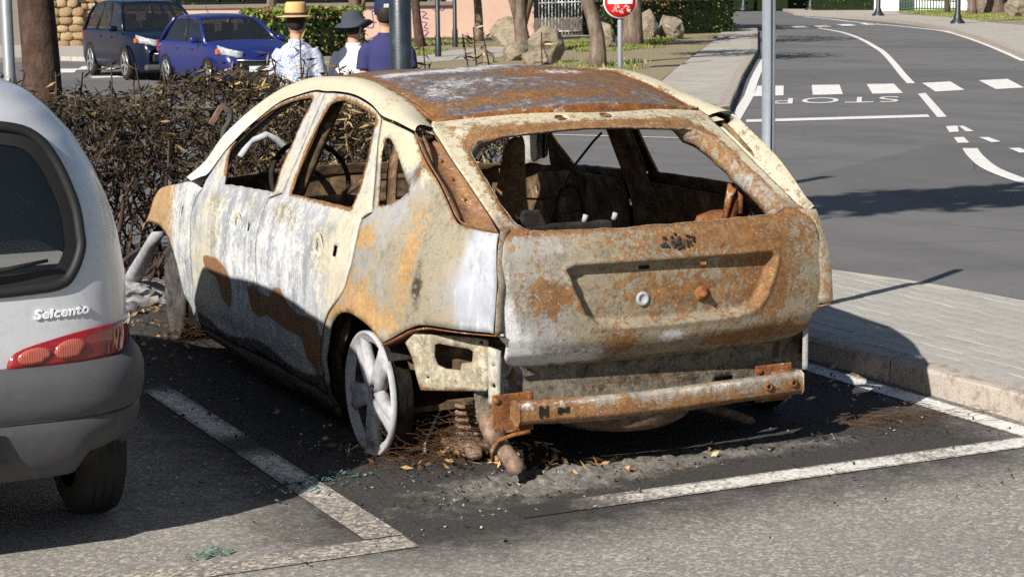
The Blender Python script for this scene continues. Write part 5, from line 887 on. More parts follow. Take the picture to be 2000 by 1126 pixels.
def burnt_hedge():
    H_ = empty('burnt_hedge', (-1, 4.9, 0), 'scorched brown oleander hedge in front of the burnt car', 'hedge'); off = np.array([1, -4.9, 0.])
    br = MB(); tips = []
    for k in range(430):
        x = RNG.uniform(-5.2, 2.05); y = RNG.uniform(4.35, 5.45); h = RNG.uniform(.68, 1.08); r = RNG.uniform(.004, .011)
        dens = 1
        p = np.array([x, y, 0.]); d = np.array([RNG.normal(0, .25), RNG.normal(0, .25), 1.]); pts = [p.copy()]; m_ = RNG.integers(5, 8)
        for i in range(m_):
            d = d+RNG.normal(0, .22, 3)*np.array([1, 1, .3]); p = p+d/np.linalg.norm(d)*h/m_; pts.append(p.copy())
        br.tube([tuple(q+off) for q in pts], list(np.linspace(r, r*.45, len(pts))), 5, False); tips.append((pts[-1], d)); 
        for j in range(3):
            i = RNG.integers(1, len(pts)); q = pts[i]; dd_ = RNG.normal(0, 1, 3); dd_[2] = abs(dd_[2])*.6+.25; dd_ /= np.linalg.norm(dd_); l_ = RNG.uniform(.15, .40); e = q+dd_*l_; e[2] = min(e[2], 1.12); mid = (q+e)/2+RNG.normal(0, .03, 3); br.tube([tuple(q+off), tuple(mid+off), tuple(e+off)], [r*.5, r*.4, r*.25], 4, False); tips.append((e, dd_))
    for k in range(26):   # thicker bare stems low down, at the car's nose side
        x = RNG.uniform(-2.6, .2); y = RNG.uniform(4.25, 4.7); p = np.array([x, y, 0.]); pts = [p]; d = np.array([RNG.normal(0, .4), RNG.normal(-.1, .2), 1.])
        for i in range(6): d = d+RNG.normal(0, .4, 3); p = p+d/np.linalg.norm(d)*.14; pts.append(p)
        br.tube([tuple(q+off) for q in pts], list(np.linspace(RNG.uniform(.012, .022), .006, 7)), 6, False)
    b = br.build('branches', 'bark_dark', H_); b['kind'] = 'stuff'
    pos, dr = [], []
    for e, d in tips:
        if e[2] < .32: continue
        for j in range(RNG.integers(7, 15)):
            t = RNG.uniform(-.16, 0); v = d/np.linalg.norm(d)*.35+RNG.normal(0, 1, 3)*.6; v[2] = v[2]*.5-.55; pos.append(e+d/np.linalg.norm(d)*t+RNG.normal(0, .02, 3)); dr.append(v)
    pos2 = np.array(pos); 
    ex = 23000; px_ = np.c_[RNG.uniform(-5.2, 2.05, ex), RNG.uniform(4.4, 5.5, ex), 1.13-np.abs(RNG.normal(0, .27, ex))]; px_[:, 2] += .07*np.sin(px_[:, 0]*2.3+1)+.05*np.sin(px_[:, 0]*5.7)-.05; px_ = px_[px_[:, 2] > .25]; vo = np.c_[RNG.uniform(-3, 2, 26), RNG.uniform(4.5, 5.4, 26), RNG.uniform(.45, .85, 26)]; kk = np.min(np.linalg.norm((px_[:, None]-vo[None])/np.array([.16, .5, .12]), axis=2), axis=1) > 1; px_ = px_[kk]; dx_ = RNG.normal(0, 1, px_.shape); dx_[:, 2] = dx_[:, 2]*.5-.6
    P_ = np.r_[pos2, px_]; D_ = np.r_[np.array(dr), dx_]; k = RNG.random(len(P_)) < .9; P_, D_ = P_[k], D_[k]
    n = len(P_); C_ = pick(n, [(.016, .012, .008), (.034, .024, .013), (.062, .043, .020), (.11, .073, .030), (.22, .145, .06)], [34, 38, 22, 5, 1])
    rt = P_[:, 0] > .2; hl = rt & (RNG.random(n) < .28); C_[hl] = pick(hl.sum(), [(.30, .22, .10), (.16, .12, .05), (.42, .32, .16)], [3, 3, 1])
    leaves_mesh('leaves', P_+off, D_, RNG.uniform(.05, .115, n), RNG.uniform(.005, .009, n), C_, H_)
    # taller sprigs that stand above the hedge line
    sp = MB(); sp_p, sp_d = [], []
    for x, y, h in [(RNG.uniform(-1.6, 2.1), RNG.uniform(4.9, 5.4), RNG.uniform(1.1, 1.24)) for k in range(34)]+[(.55, 5.1, 1.3), (.72, 5.0, 1.36), (1.9, 5.2, 1.34), (2.0, 5.25, 1.38), (2.1, 5.3, 1.3), (2.62, 5.5, 1.33), (1.62, 5.2, 1.30), (-.45, 5., 1.27)]:
        p = np.array([x, y, .6]); tx = RNG.normal(0, .08); sp.tube([tuple(p-np.array([tx*1.5, 0, 0])+off), tuple(np.array([x-tx*.6, y, (h+.6)/2])+off), tuple(np.array([x, y, h])+off)], [.008, .006, .004], 5, False)
        for j in range(9):
            z = h-RNG.random()*.16; v = np.array([RNG.normal(0, 1), RNG.normal(0, 1), RNG.uniform(-1.3, .7)]); sp_p.append((x, y, z)); sp_d.append(v)
    s_ = sp.build('sprig_stems', 'bark_dark', H_); s_['kind'] = 'stuff'
    n = len(sp_p); leaves_mesh('sprig_leaves', np.array(sp_p)+off, np.array(sp_d), RNG.uniform(.06, .11, n), RNG.uniform(.005, .009, n), pick(n, [(.03, .022, .012), (.08, .055, .024), (.24, .165, .07), (.40, .29, .14)], [5, 4, 2, 1]), H_)
burnt_hedge()
def tree(name, label, base, h, r, crown=None, lean=(0, 0), fork=None, mat='bark', group=None, cat='tree', pal=None, limbs=4, wig=.04, cn=2600, lsz=.16, root=1.35):
    z0 = gh(*base); R = empty(name, (base[0], base[1], z0), label, cat, group); mb = MB(); pts = []; rs = []
    for i in range(9):
        t = i/8; pts.append((lean[0]*t*h+wig*math.sin(t*7+base[0]), lean[1]*t*h+wig*math.cos(t*5+base[1]), t*h-.05)); rs.append(r*(1-.35*t)*(root if i == 0 else 1.08 if i == 1 else 1))
    mb.tube(pts, rs, 12); tr = mb.build('trunk', mat, R)
    top = Vector(pts[-1])
    if fork:
        for fx, fy, fz, fr in fork:
            q = Vector(pts[int(fz*8)]); e = q+Vector((fx, fy, h*(1-fz)+.6)); mb = MB(); mb.tube([q, q.lerp(e, .3)+Vector((fx*.25, fy*.25, 0)), q.lerp(e, .65)+Vector((fx*.1, 0, 0)), e], [fr, fr*.95, fr*.85, fr*.6], 10); mb.build('limb', mat, R)
    if crown:
        cx, cy, cz, rx, ry, rz_ = crown; c = np.array([cx, cy, cz])
        for k in range(limbs):
            e = c+RNG.normal(0, .45, 3)*np.array([rx, ry, rz_]); mb = MB(); m1 = top.lerp(Vector(e), .5)+Vector(RNG.normal(0, .15, 3)); mb.tube([top-Vector((0, 0, .1)), m1, Vector(e)], [r*.5, r*.3, r*.1], 7); mb.build('limb', mat, R)
        cl = RNG.normal(0, 1, (38, 3)); cl /= np.linalg.norm(cl, axis=1)[:, None]; cl *= RNG.random((38, 1))**.4; ctr = c+cl*np.array([rx, ry, rz_])*.9
        k = RNG.integers(0, 38, cn); P_ = ctr[k]+RNG.normal(0, 1, (cn, 3))*np.array([rx, ry, rz_])*.14; D_ = RNG.normal(0, 1, (cn, 3)); leaves_mesh('crown', P_, D_, RNG.uniform(.8, 1.3, cn)*lsz, RNG.uniform(.8, 1.2, cn)*lsz*.3, pick(cn, pal or [(.04, .07, .02), (.07, .11, .03), (.10, .13, .04)], [1, 1, 1]), R)
    return R
# the big trunk at the left stands in the hedge line, its crown hangs over the parking bays above the picture
tree('street_tree', 'thick brown ringed tree trunk rising from the hedge beside the silver car', (-.80, 5.17), 3.6, .125, (-1.6, -4.4, 6.6, 1.5, .8, .45), (-.03, .0), None, 'bark_dark', limbs=3, cn=420, lsz=.34, wig=.02, root=1.15)
TG = 'park trees by the pink wall'
GD = dict(GPTS)
tree('park_tree', 'forked bare tree trunk between boulders by the pink wall', GD['tr1025'], 3.2, .21, (0.5, .5, 5.2, 2.2, 2.2, 1.2), (-.05, 0), [(-.45, .0, .35, .13), (.55, .1, .30, .15)], 'bark', TG, limbs=2)
tree('park_tree', 'slender curved tree trunk with a round sawn branch scar near the no-entry sign', GD['tr1150'], 3.4, .19, (.2, 0, 5.4, 2.2, 2., 1.2), (-.13, 0), None, 'bark', TG, wig=.10)
tree('park_tree', 'stout straight tree trunk standing just behind the no-entry sign', GD['tr1235'], 4.2, .30, (0, 0, 6.5, 3, 3, 1.6), (.0, 0), None, 'bark', TG, wig=.03)
tree('park_tree', 'pale slim tree trunk in front of the purple graffiti wall', GD['tr930'], 3.6, .15, (0, 0, 5.5, 2., 2, 1.), (-.06, 0), None, 'bark', TG)
tree('park_tree', 'dark slim tree trunk just right of the black lamp post', GD['tr820'], 3.6, .15, (0, 0, 5.5, 2., 2, 1.), (-.05, 0), None, 'bark_dark', TG)
tree('park_tree', 'thin pale tree trunk behind the man in the straw hat', (16.6, 51.5), 3.4, .16, (0, 0, 5.2, 2., 2, 1.), (-.04, 0), [(.5, 0, .4, .09)], 'bark', TG)
tree('park_tree', 'grey tree trunk behind the man in the grey hat', (19.2, 51.), 3.4, .20, (0, 0, 5.2, 2., 2, 1.), (-.08, 0), [(.5, .0, .3, .1)], 'bark', TG)
tree('park_tree', 'grey straight tree trunk at the hedge corner beyond the no-entry sign', (33.6, 57.6), 4., .28, (0, 0, 6.5, 3, 3, 1.6), (0, 0), None, 'bark', TG)
tree('pale_trunk_tree', 'slim pale tree trunk beside the white wall at the right', GD['smalltree1890'], 4., .22, (0, 0, 6, 2.5, 2.5, 1.4), (.0, 0), None, 'bark', 'trees by the white wall')
tree('massive_tree', 'massive swollen pale tree trunk in front of the white wall', GD['bigtree'], 4.5, .75, (0, 0, 7, 4, 4, 2), (.02, 0), [(1.2, 0, .3, .35)], 'bark', 'trees by the white wall', root=1.7)
for x, y, l in ((62.6, 71.6, 'thin leaning tree trunk right of the massive trunk by the white wall'), (63.3, 70.4, 'thin tree trunk behind the boulder at the right edge')): tree('thin_tree', l, (x, y), 3.6, .11, (0, 0, 5.2, 1.8, 1.8, 1.), (.08, 0), None, 'bark_dark', 'trees by the white wall', cn=900)
tree('thin_tree', 'thin dark tree trunk against the green gate', (60.4, 74.6), 3.6, .12, (0, 0, 5.2, 1.8, 1.8, 1.), (-.06, 0), None, 'bark_dark', 'trees by the white wall', cn=900)
def hedge_block(name, label, poly, h, n, pal, prob, lsz=.09, base=.1, patch=None):
    c = np.mean(poly, 0); R = empty(name, (c[0], c[1], gh(*c)), label, 'hedge'); P2 = np.array(poly); lo, hi = P2.min(0), P2.max(0)
    q = RNG.uniform(lo, hi, (n*3, 2)); q = q[inside(q, P2)][:n]; d = pdist(q, P2)
    z = base+(h-base)*np.where(RNG.random(len(q)) < .5, 1-np.abs(RNG.normal(0, .06, len(q))), RNG.random(len(q))); z += .05*np.sin(q[:, 0]*3)+.04*np.sin(q[:, 1]*5)
    cols = pick(len(q), pal, prob)
    if patch:
        hit = RNG.random(len(q)) < .85*np.exp(-np.sum(((np.c_[q, z]-np.array(patch[:3]))/np.array(patch[3:6]))**2, 1)); cols[hit] = pick(hit.sum(), [(.30, .11, .045), (.20, .08, .035), (.13, .10, .03)], [3, 2, 1])
    P_ = np.c_[q-c, z]; leaves_mesh('foliage', P_, RNG.normal(0, 1, P_.shape), RNG.uniform(.8, 1.3, len(q))*lsz, RNG.uniform(.8, 1.3, len(q))*lsz*.42, cols, R)
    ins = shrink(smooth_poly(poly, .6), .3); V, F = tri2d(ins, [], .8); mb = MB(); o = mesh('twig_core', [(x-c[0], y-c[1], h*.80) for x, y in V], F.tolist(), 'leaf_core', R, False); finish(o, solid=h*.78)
    return R
GRN = [(.035, .06, .014), (.07, .11, .024), (.13, .17, .045)]
hedge_block('clipped_hedge', 'clipped green hedge with a scorched orange patch beside the gate', [(29.5, 53.6), (35.4, 54.6), (36.2, 57.6), (33, 58.6), (29.6, 56.5)], 1.55, 6500, GRN, [3, 3, 2], patch=(31.2, 54.3, 1.2, 1.2, 2, .45))
hedge_block('tall_hedge', 'tall dark green hedge where the middle pavement ends', [(36.4, 56.8), (38.6, 60.5), (40, 66), (36.5, 67.5), (33.5, 60.5)], 3.2, 7000, GRN, [4, 2, .6], .14)
hedge_block('clipped_hedge', 'clipped hedge with reddish tips left of the green gate', [(60.2, 86.6), (62.6, 83.6), (66, 86), (63, 91)], 2.2, 5200, GRN+[(.10, .05, .025)], [3, 3, 2, 1.6], .12)
hedge_block('garden_hedge', 'tall green garden hedge at the far end of the road', [(48, 106), (58, 95.5), (62.2, 91.5), (67, 95), (54, 114)], 3.2, 6500, GRN, [3, 3, 2], .2)
hedge_block('green_shrub', 'leafy green shrub with red tips behind the two men', [(13.4, 44.8), (14.4, 44.0), (16.4, 44.2), (17.2, 45.2), (16.2, 46.4), (14., 46.2)], 1.35, 5200, [(.05, .08, .012), (.12, .17, .03), (.20, .25, .06), (.25, .08, .04)], [2, 4, 2.5, 1], .10)
def grass(name, label, polys, n, hgt=.09):
    V = []
    for poly, m_ in polys:
        P2 = np.array(poly); lo, hi = P2.min(0), P2.max(0); q = RNG.uniform(lo, hi, (int(m_*3), 2)); q = q[inside(q, P2)][:m_]; V.append(q)
    q = np.concatenate(V); z = np.array([gh(x, y) for x, y in q])+.09; D_ = np.c_[RNG.normal(0, .4, (len(q), 2)), np.ones(len(q))]; c = q.mean(0)
    o = leaves_mesh(name, np.c_[q, z], D_, RNG.uniform(.6, 1.4, len(q))*hgt, .012, pick(len(q), [(.09, .14, .025), (.14, .19, .04), (.22, .22, .07), (.30, .24, .11)], [3, 3, 2.5, 1.5]), None, 'grass_blades'); tag(o, label, 'grass', None, 'stuff'); return o
grass('grass', 'patches of green grass across the park lawns', [([(16.2, 46.5), (23.5, 51.3), (23, 53.6), (15.5, 55)], 9000), ([(15.5, 41.8), (17.8, 42.6), (20, 46), (16, 46)], 4500), ([(23.2, 41.5), (28, 47), (30, 50), (27, 51), (22.6, 45)], 7000), ([(16.8, 29.5), (21, 36), (19, 37), (15.5, 31)], 900), ([(52, 62), (57, 72), (60, 78), (66, 82), (62, 72), (57, 63)], 9000), ([(44.5, 44), (50, 56), (54, 60), (50, 46)], 5000), ([(22, 42), (26, 43.6), (24, 45)], 1500)], 0, .10)
for x, y, z in ((2.35, 6.1, 1.0),): pass
# ---------------------------------------------------------------- boulders
def rock(label, loc, d, seed, name='boulder', grp='boulders beside the park path'):
    bm = bmesh.new(); bmesh.ops.create_icosphere(bm, subdivisions=5, radius=1); rr = np.random.default_rng(seed); pl = rr.normal(size=(24, 3)); pl /= np.linalg.norm(pl, axis=1)[:, None]; of = rr.uniform(.66, .97, 24); ph = rr.uniform(0, 6, 6)
    for v in bm.verts:
        p = np.array(v.co); 
        for a, b in zip(pl, of):
            e = p@a-b
            if e > 0: p = p-a*e
        p *= 1+.012*math.sin(p[0]*23+p[1]*17)*math.sin(p[2]*21+ph[3])+.03*math.sin(p[0]*7+ph[0])*math.sin(p[1]*6+ph[1])+.02*math.sin(p[2]*13+ph[2]+p[0]*9); v.co = (p[0]*d[0]/2, p[1]*d[1]/2, p[2]*d[2]*.62+d[2]*.36)
    me = bpy.data.meshes.new(name); bm.to_mesh(me); bm.free(); me.polygons.foreach_set('use_smooth', [True]*len(me.polygons)); me.materials.append(M('rock')); o = bpy.data.objects.new(name, me); COL.objects.link(o); o.location = (loc[0], loc[1], gh(*loc)+.05); o.rotation_euler = (0, 0, seed); tag(o, label, 'boulder', grp)
rock('largest flat-topped boulder right of the forked tree', GD['rock1'], (1.15, .9, .95), 3); rock('rounded boulder left of the forked tree trunk', GD['rock2'], (.75, .7, .62), 5); rock('low boulder in front of the forked tree', GD['rock3'], (1.2, .6, .42), 8); rock('angular boulder behind the curved tree trunk', GD['rock4'], (1.1, .9, .85), 11)
rock('shaded dark boulder right of the stout trunk', GD['rock5'], (1.0, .9, 1.1), 14); rock('broad boulder in front of the scorched hedge', GD['rock6'], (1.2, .9, .9), 17); rock('boulder leaning at the pink wall behind the forked tree', (22.6, 47.4), (1.3, .9, .95), 21); rock('low rounded boulder by the right edge of the lawn', GD['rockR'], (1.9, 1.2, .95), 23, grp='boulders on the right lawn'); rock('brown boulder behind the massive tree trunk', (63.3, 73.4), (2.2, 1.4, 1.1), 27, grp='boulders on the right lawn')
rock('small pale boulder left of the rounded one above the car roof', (17.4, 38.0), (.5, .45, .42), 31)
# ---------------------------------------------------------------- walls, gates, fences
def at2(o, p): o.location = p; return o
wl = empty('pink_wall', (24, 57.5, -.48), 'long pink rendered wall with purple graffiti', 'wall')
def wall_seg(a, b, z0, z1, th, mat, parent, name='wall_face'):
    a, b = Vector((*a, 0)), Vector((*b, 0)); d = (b-a).normalized(); n = Vector((-d.y, d.x, 0))*th; pl = Vector(parent.location); V = [p+Vector((0, 0, z))-pl for z in (z0, z1) for p in (a, b, b+n, a+n)]
    o = mesh(name, V, [(3, 2, 1, 0), (4, 5, 6, 7), (0, 1, 5, 4), (1, 2, 6, 5), (2, 3, 7, 6), (3, 0, 4, 7)], mat, parent, False); return o
A0, A1, A2 = (8.5, 60.4), (25.2, 57.6), (28.3, 57.1)
wall_seg(A0, A1, -.5, .72, .3, 'wall_pink', wl); wall_seg(A1, A2, -.5, 3.2, .3, 'wall_pink', wl); wall_seg(A0, (25.3, 57.45), .72, .85, .36, 'coping', wl, 'coping')
def graffiti():
    d = (Vector(A1)-Vector(A0)).normalized(); nn = Vector((d.y, -d.x)); pl = Vector(wl.location)
    def S(u, z, k=0.): q = Vector(A1)+d*u; return Vector((q.x, q.y, 0))+Vector((nn.x, nn.y, 0))*(.012+k)+Vector((0, 0, z))-pl
    strokes = []
    cx, cz = -3.0, .12; strokes.append([(cx+.62*math.cos(t), cz+.52*math.sin(t)) for t in np.linspace(.4, 6.9, 26)]); strokes.append([(cx-.9, cz+.02), (cx+.4, cz+.05)]); strokes.append([(cx-.1, cz+.45), (cx-.05, cz-.45)]); strokes.append([(cx+.25, cz+.4), (cx+.28, cz-.1), (cx+.0, cz-.1)]); strokes.append([(cx-.4, cz-.45), (cx, cz-.62), (cx+.5, cz-.5), (cx+.75, cz-.3), (cx+.55, cz-.55), (cx+.6, cz-.7)])
    cx = -5.5
    for i in range(4): strokes.append([(cx-.3+.2*i, cz+.55-.03*abs(i-1)), (cx-.28+.19*i, cz+.1)])
    strokes += [[(cx-.4, cz+.6), (cx-.5, cz+.4), (cx-.35, cz+.1), (cx+.45, cz+.1), (cx+.6, cz+.3)], [(cx-.5, cz+.05), (cx-.2, cz-.25), (cx+.05, cz+.02), (cx+.1, cz-.3), (cx+.5, cz-.05)], [(cx-.3, cz-.1), (cx-.3, cz-.55), (cx+.0, cz-.3), (cx-.02, cz-.6), (cx+.3, cz-.2)], [(cx-.1, cz-.6), (cx+.1, cz-.65), (cx+.05, cz-.78)]]
    cx = -1.0; strokes += [[(cx, cz+.4), (cx+.2, cz+.35), (cx+.05, cz+.2), (cx+.25, cz+.15)], [(cx, cz+.05), (cx+.2, cz), (cx+.1, cz-.15), (cx+.25, cz-.2)], [(cx+.05, cz-.25), (cx+.25, cz-.3), (cx+.1, cz-.5), (cx+.3, cz-.55)], [(cx+.4, cz+.5), (cx+.55, cz+.4), (cx+.6, cz+.52), (cx+.75, cz+.42), (cx+.85, cz+.5)], [(-7.2, cz+.4), (-7.0, cz+.1), (-6.8, cz+.3), (-6.9, cz-.1)]]
    for st in strokes:
        p = catmull(st, .06); mb = MB(); mb.tube([S(u, z) for u, z in p], .016, 4); o = mb.build('graffiti_stroke', 'graffiti', wl)
graffiti()
def bars(name, label, a, b, z0, z1, n, mat, r=.018, back=None, cat='gate', rails=(.06, .5, .94)):
    c = ((a[0]+b[0])/2, (a[1]+b[1])/2); R = empty(name, (c[0], c[1], gh(*c)), label, cat); pl = Vector(R.location); A, B = Vector((*a, 0)), Vector((*b, 0)); m0 = None
    for i in range(n+1):
        p = A.lerp(B, i/n)-Vector((pl.x, pl.y, 0))
        if m0 is None or abs(a[0]-b[0]) > 0: mb = MB(); mb.tube([p+Vector((0, 0, z0)), p+Vector((0, 0, z1))], r, 5); mb.build('bar', mat, R)
    for t in rails: z = z0+(z1-z0)*t; mb = MB(); mb.tube([A-Vector((pl.x, pl.y, -z)), B-Vector((pl.x, pl.y, -z))], r*1.3, 5); mb.build('rail', mat, R)
    if back: wall_seg(a, b, pl.z+z0, pl.z+z1, back[1], back[0], R, 'back_panel')
    return R
bars('white_gate', 'gate of tall white metal bars beside the pink wall', (28.6, 57.3), (33.6, 58.2), .05, 2.4, 34, 'white_metal', .022)
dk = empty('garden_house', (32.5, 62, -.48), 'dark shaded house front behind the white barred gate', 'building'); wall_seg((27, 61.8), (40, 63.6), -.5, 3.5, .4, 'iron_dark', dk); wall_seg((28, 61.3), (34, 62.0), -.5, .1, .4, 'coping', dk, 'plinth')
bars('dark_fence', 'dark railing fence with plants above the pink wall', (8.5, 60.55), (25.1, 57.75), 1.33, 2.6, 110, 'iron_dark', .014, None, 'fence', (.05, .95))
hedge_block('garden_foliage', 'dense dark garden plants behind the railing on the pink wall', [(6, 62), (25, 58.8), (26.5, 62), (7, 66)], 3.6, 9000, [(.012, .018, .008), (.02, .032, .012), (.05, .08, .02), (.14, .18, .04)], [4, 3, 1.5, .7], .2)
sw_ = empty('stone_wall', (12.4, 56.8, -.48), 'field-stone wall with pillar behind the dark SUV', 'wall'); wall_seg((10.9, 57.6), (13.4, 57.1), -.5, 1.0, .35, 'mortar', sw_)
wall_seg((11.0, 57.45), (12.0, 57.2), -.5, 2.2, .5, 'mortar', sw_)
def stones():
    d = (Vector((16.8, 56.4))-Vector((10.9, 57.6))).normalized(); nn = Vector((d.y, -d.x)); pl = Vector(sw_.location); L = 2.5; z = -.45; row = 0; mes = []
    for s in range(6):
        bm = bmesh.new(); bmesh.ops.create_icosphere(bm, subdivisions=2, radius=.5); rr = np.random.default_rng(s+50)
        for v in bm.verts: v.co = [math.copysign(min(.5, abs(c)*1.35), c)*(1+.12*rr.normal()) for c in v.co]
        me = bpy.data.meshes.new('stone'); bm.to_mesh(me); bm.free(); me.polygons.foreach_set('use_smooth', [True]*len(me.polygons)); me.materials.append(M('field_stone')); mes.append(me)
    while z < 1.0:
        h = random.uniform(.20, .34); x = -.1*(row % 2)
        while x < L:
            w = random.uniform(.22, .5); q = Vector((10.9, 57.6))+d*(x+w/2); o = bpy.data.objects.new('stone', random.choice(mes)); COL.objects.link(o); o.parent = sw_; o.location = Vector((q.x, q.y, z+h/2))-pl; o.scale = (w*1.02, .24, h*1.0); o.rotation_euler = (0, random.gauss(0, .08), math.atan2(d.y, d.x)); x += w
        z += h; row += 1
    z = -.45
    while z < 2.1:
        h = random.uniform(.22, .3); x = 0
        while x < .95:
            w = random.uniform(.3, .5); q = Vector((11.0, 57.45))+d*(x+w/2); o = bpy.data.objects.new('stone', random.choice(mes)); COL.objects.link(o); o.parent = sw_; o.location = Vector((q.x, q.y, z+h/2))-pl+Vector((0, -.02, 0)); o.scale = (w, .24, h); o.rotation_euler = (0, random.gauss(0, .05), math.atan2(d.y, d.x)); x += w
        z += h
stones()
ww = empty('white_wall', (66, 76, -.48), 'bright white rendered wall behind the trees at the right', 'wall'); wall_seg((64.3, 78.6), (80, 62), -.5, 2.6, .3, 'wall_white', ww); wall_seg((61.9, 82.9), (63.0, 82.2), -.5, 2.4, .4, 'wall_white', ww, 'gate_pillar')
bars('green_gate', 'green metal gate with vertical bars beside the white pillar', (63.0, 82.1), (65.4, 78.9), .08, 2.4, 26, 'green_metal', .03, None, 'gate'); 
bk = empty('pale_outbuilding', (68, 84, -.48), 'pale wall behind the bars of the green gate', 'wall'); wall_seg((63.6, 85), (68.5, 79.5), -.5, 2.4, .3, 'wall_white', bk)
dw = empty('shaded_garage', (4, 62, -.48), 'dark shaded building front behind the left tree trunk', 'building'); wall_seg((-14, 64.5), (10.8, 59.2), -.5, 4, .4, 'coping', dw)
# ---------------------------------------------------------------- posts and signs
def post(name, label, base, prof, mat, cat='pole', group=None, tilt=0, dz=0):
    R = empty(name, (base[0], base[1], gh(*base)+dz), label, cat, group); mb = MB(); mb.lathe(prof, 20); o = mb.build('shaft', mat, R); return R
p_ = post('short_pole', 'galvanised grey pole on the pavement behind the burnt car', (1.655, 1.235), [(.031, -.05), (.031, 1.60), (.0001, 1.58)], 'galvanised', dz=.10); p_.rotation_euler = (rad(.3), rad(-.6), 0)
mb = MB(); mb.tube([(-.006, -.031, 0), (-.006, -.031, 1.57)], .0035, 6); mb.build('seam', 'iron_dark', p_); mb = MB(); mb.lathe([(.055, -.01), (.055, .02), (.031, .025)], 16); mb.build('collar', 'kerb_stone', p_)
post('lamp_post', 'thick glossy black lamp post in front of the man in navy', (1.355, 4.93), [(.10, -.05), (.10, .3), (.078, .35), (.070, .6), (.067, 4.2), (.0001, 4.2)], 'post_black', 'lamp post')
post('grey_pole', 'plain grey pole left of the thick tree trunk', (-.775, 6.30), [(.038, -.05), (.038, 4.2), (.0001, 4.2)], 'pole_grey')
for k, l in (('lamp1', 'black lamp post nearest the far clipped hedge'), ('lamp2', 'middle black lamp post on the right pavement'), ('lamp3', 'black lamp post nearest the camera on the right pavement'), ('lamp0', 'farthest black lamp post, left at the end of the road')):
    R = post('street_lamp', l, GD[k], [(.30, .10), (.28, .2), (.17, .30), (.16, .42), (.115, .5), (.105, 4.5), (.0001, 4.5)], 'iron_dark', 'lamp post', 'lamp posts along the right pavement')
    mb = MB(); mb.lathe([(.06, 4.5), (.25, 4.6), (.3, 5.0), (.1, 5.2), (.0001, 5.25)], 12); mb.build('lantern', 'iron_dark', R)
for b, l in ((GD['post855'], 'thin black post left of the round graffiti'), (GD['post890'], 'thin black post crossing the round graffiti')):
    R = post('thin_post', l, b, [(.085, -.05), (.085, .6), (.062, .65), (.058, 4.2), (.0001, 4.2)], 'iron_dark', 'post', 'thin posts by the graffiti')
sg = post('no_entry_sign', 'round no-entry sign with scribbles on a grey pole', GD['signpole'], [(.055, -.05), (.055, 3.0), (.0001, 3.0)], 'galvanised', 'sign'); ang = math.atan2(GD['signpole'][1]-CAM_POS[1], GD['signpole'][0]-CAM_POS[0])-math.pi/2+.05
Z0 = 1.60
def disc(nm, prof, m_, off): mb = MB(); mb.lathe(prof, 40, Matrix.Translation((0, 0, Z0)) @ Matrix.Rotation(ang, 4, 'Z') @ Matrix.Translation((0, off, 0)) @ Matrix.Rotation(math.pi/2, 4, 'X')); return mb.build(nm, m_, sg)
disc('sign_rim', [(.0001, -.012), (.37, -.012), (.37, .006), (.0001, .006)], 'sign_white', -.08); d_ = disc('sign_face', [(.0001, .004), (.345, .004), (.345, .0)], 'sign_red', -.088)
mb = MB(); mb.box((0, 0, 0), (.54, .006, .13), m=Matrix.Translation((0, 0, Z0+.02)) @ Matrix.Rotation(ang, 4, 'Z') @ Matrix.Translation((0, -.098, 0))); mb.build('sign_bar', 'sign_white', sg, False)
for k in range(12):
    x, z = random.uniform(-.22, .18), random.uniform(-.24, -.09); mt = Matrix.Translation((0, 0, Z0)) @ Matrix.Rotation(ang, 4, 'Z'); pts = [mt @ Vector((x+random.gauss(0, .03)+.012*j, -.099, z+random.gauss(0, .03))) for j in range(6)]; mb = MB(); mb.tube(catmull(pts, .02), .006, 4); mb.build('scribble', 'scribble', sg)
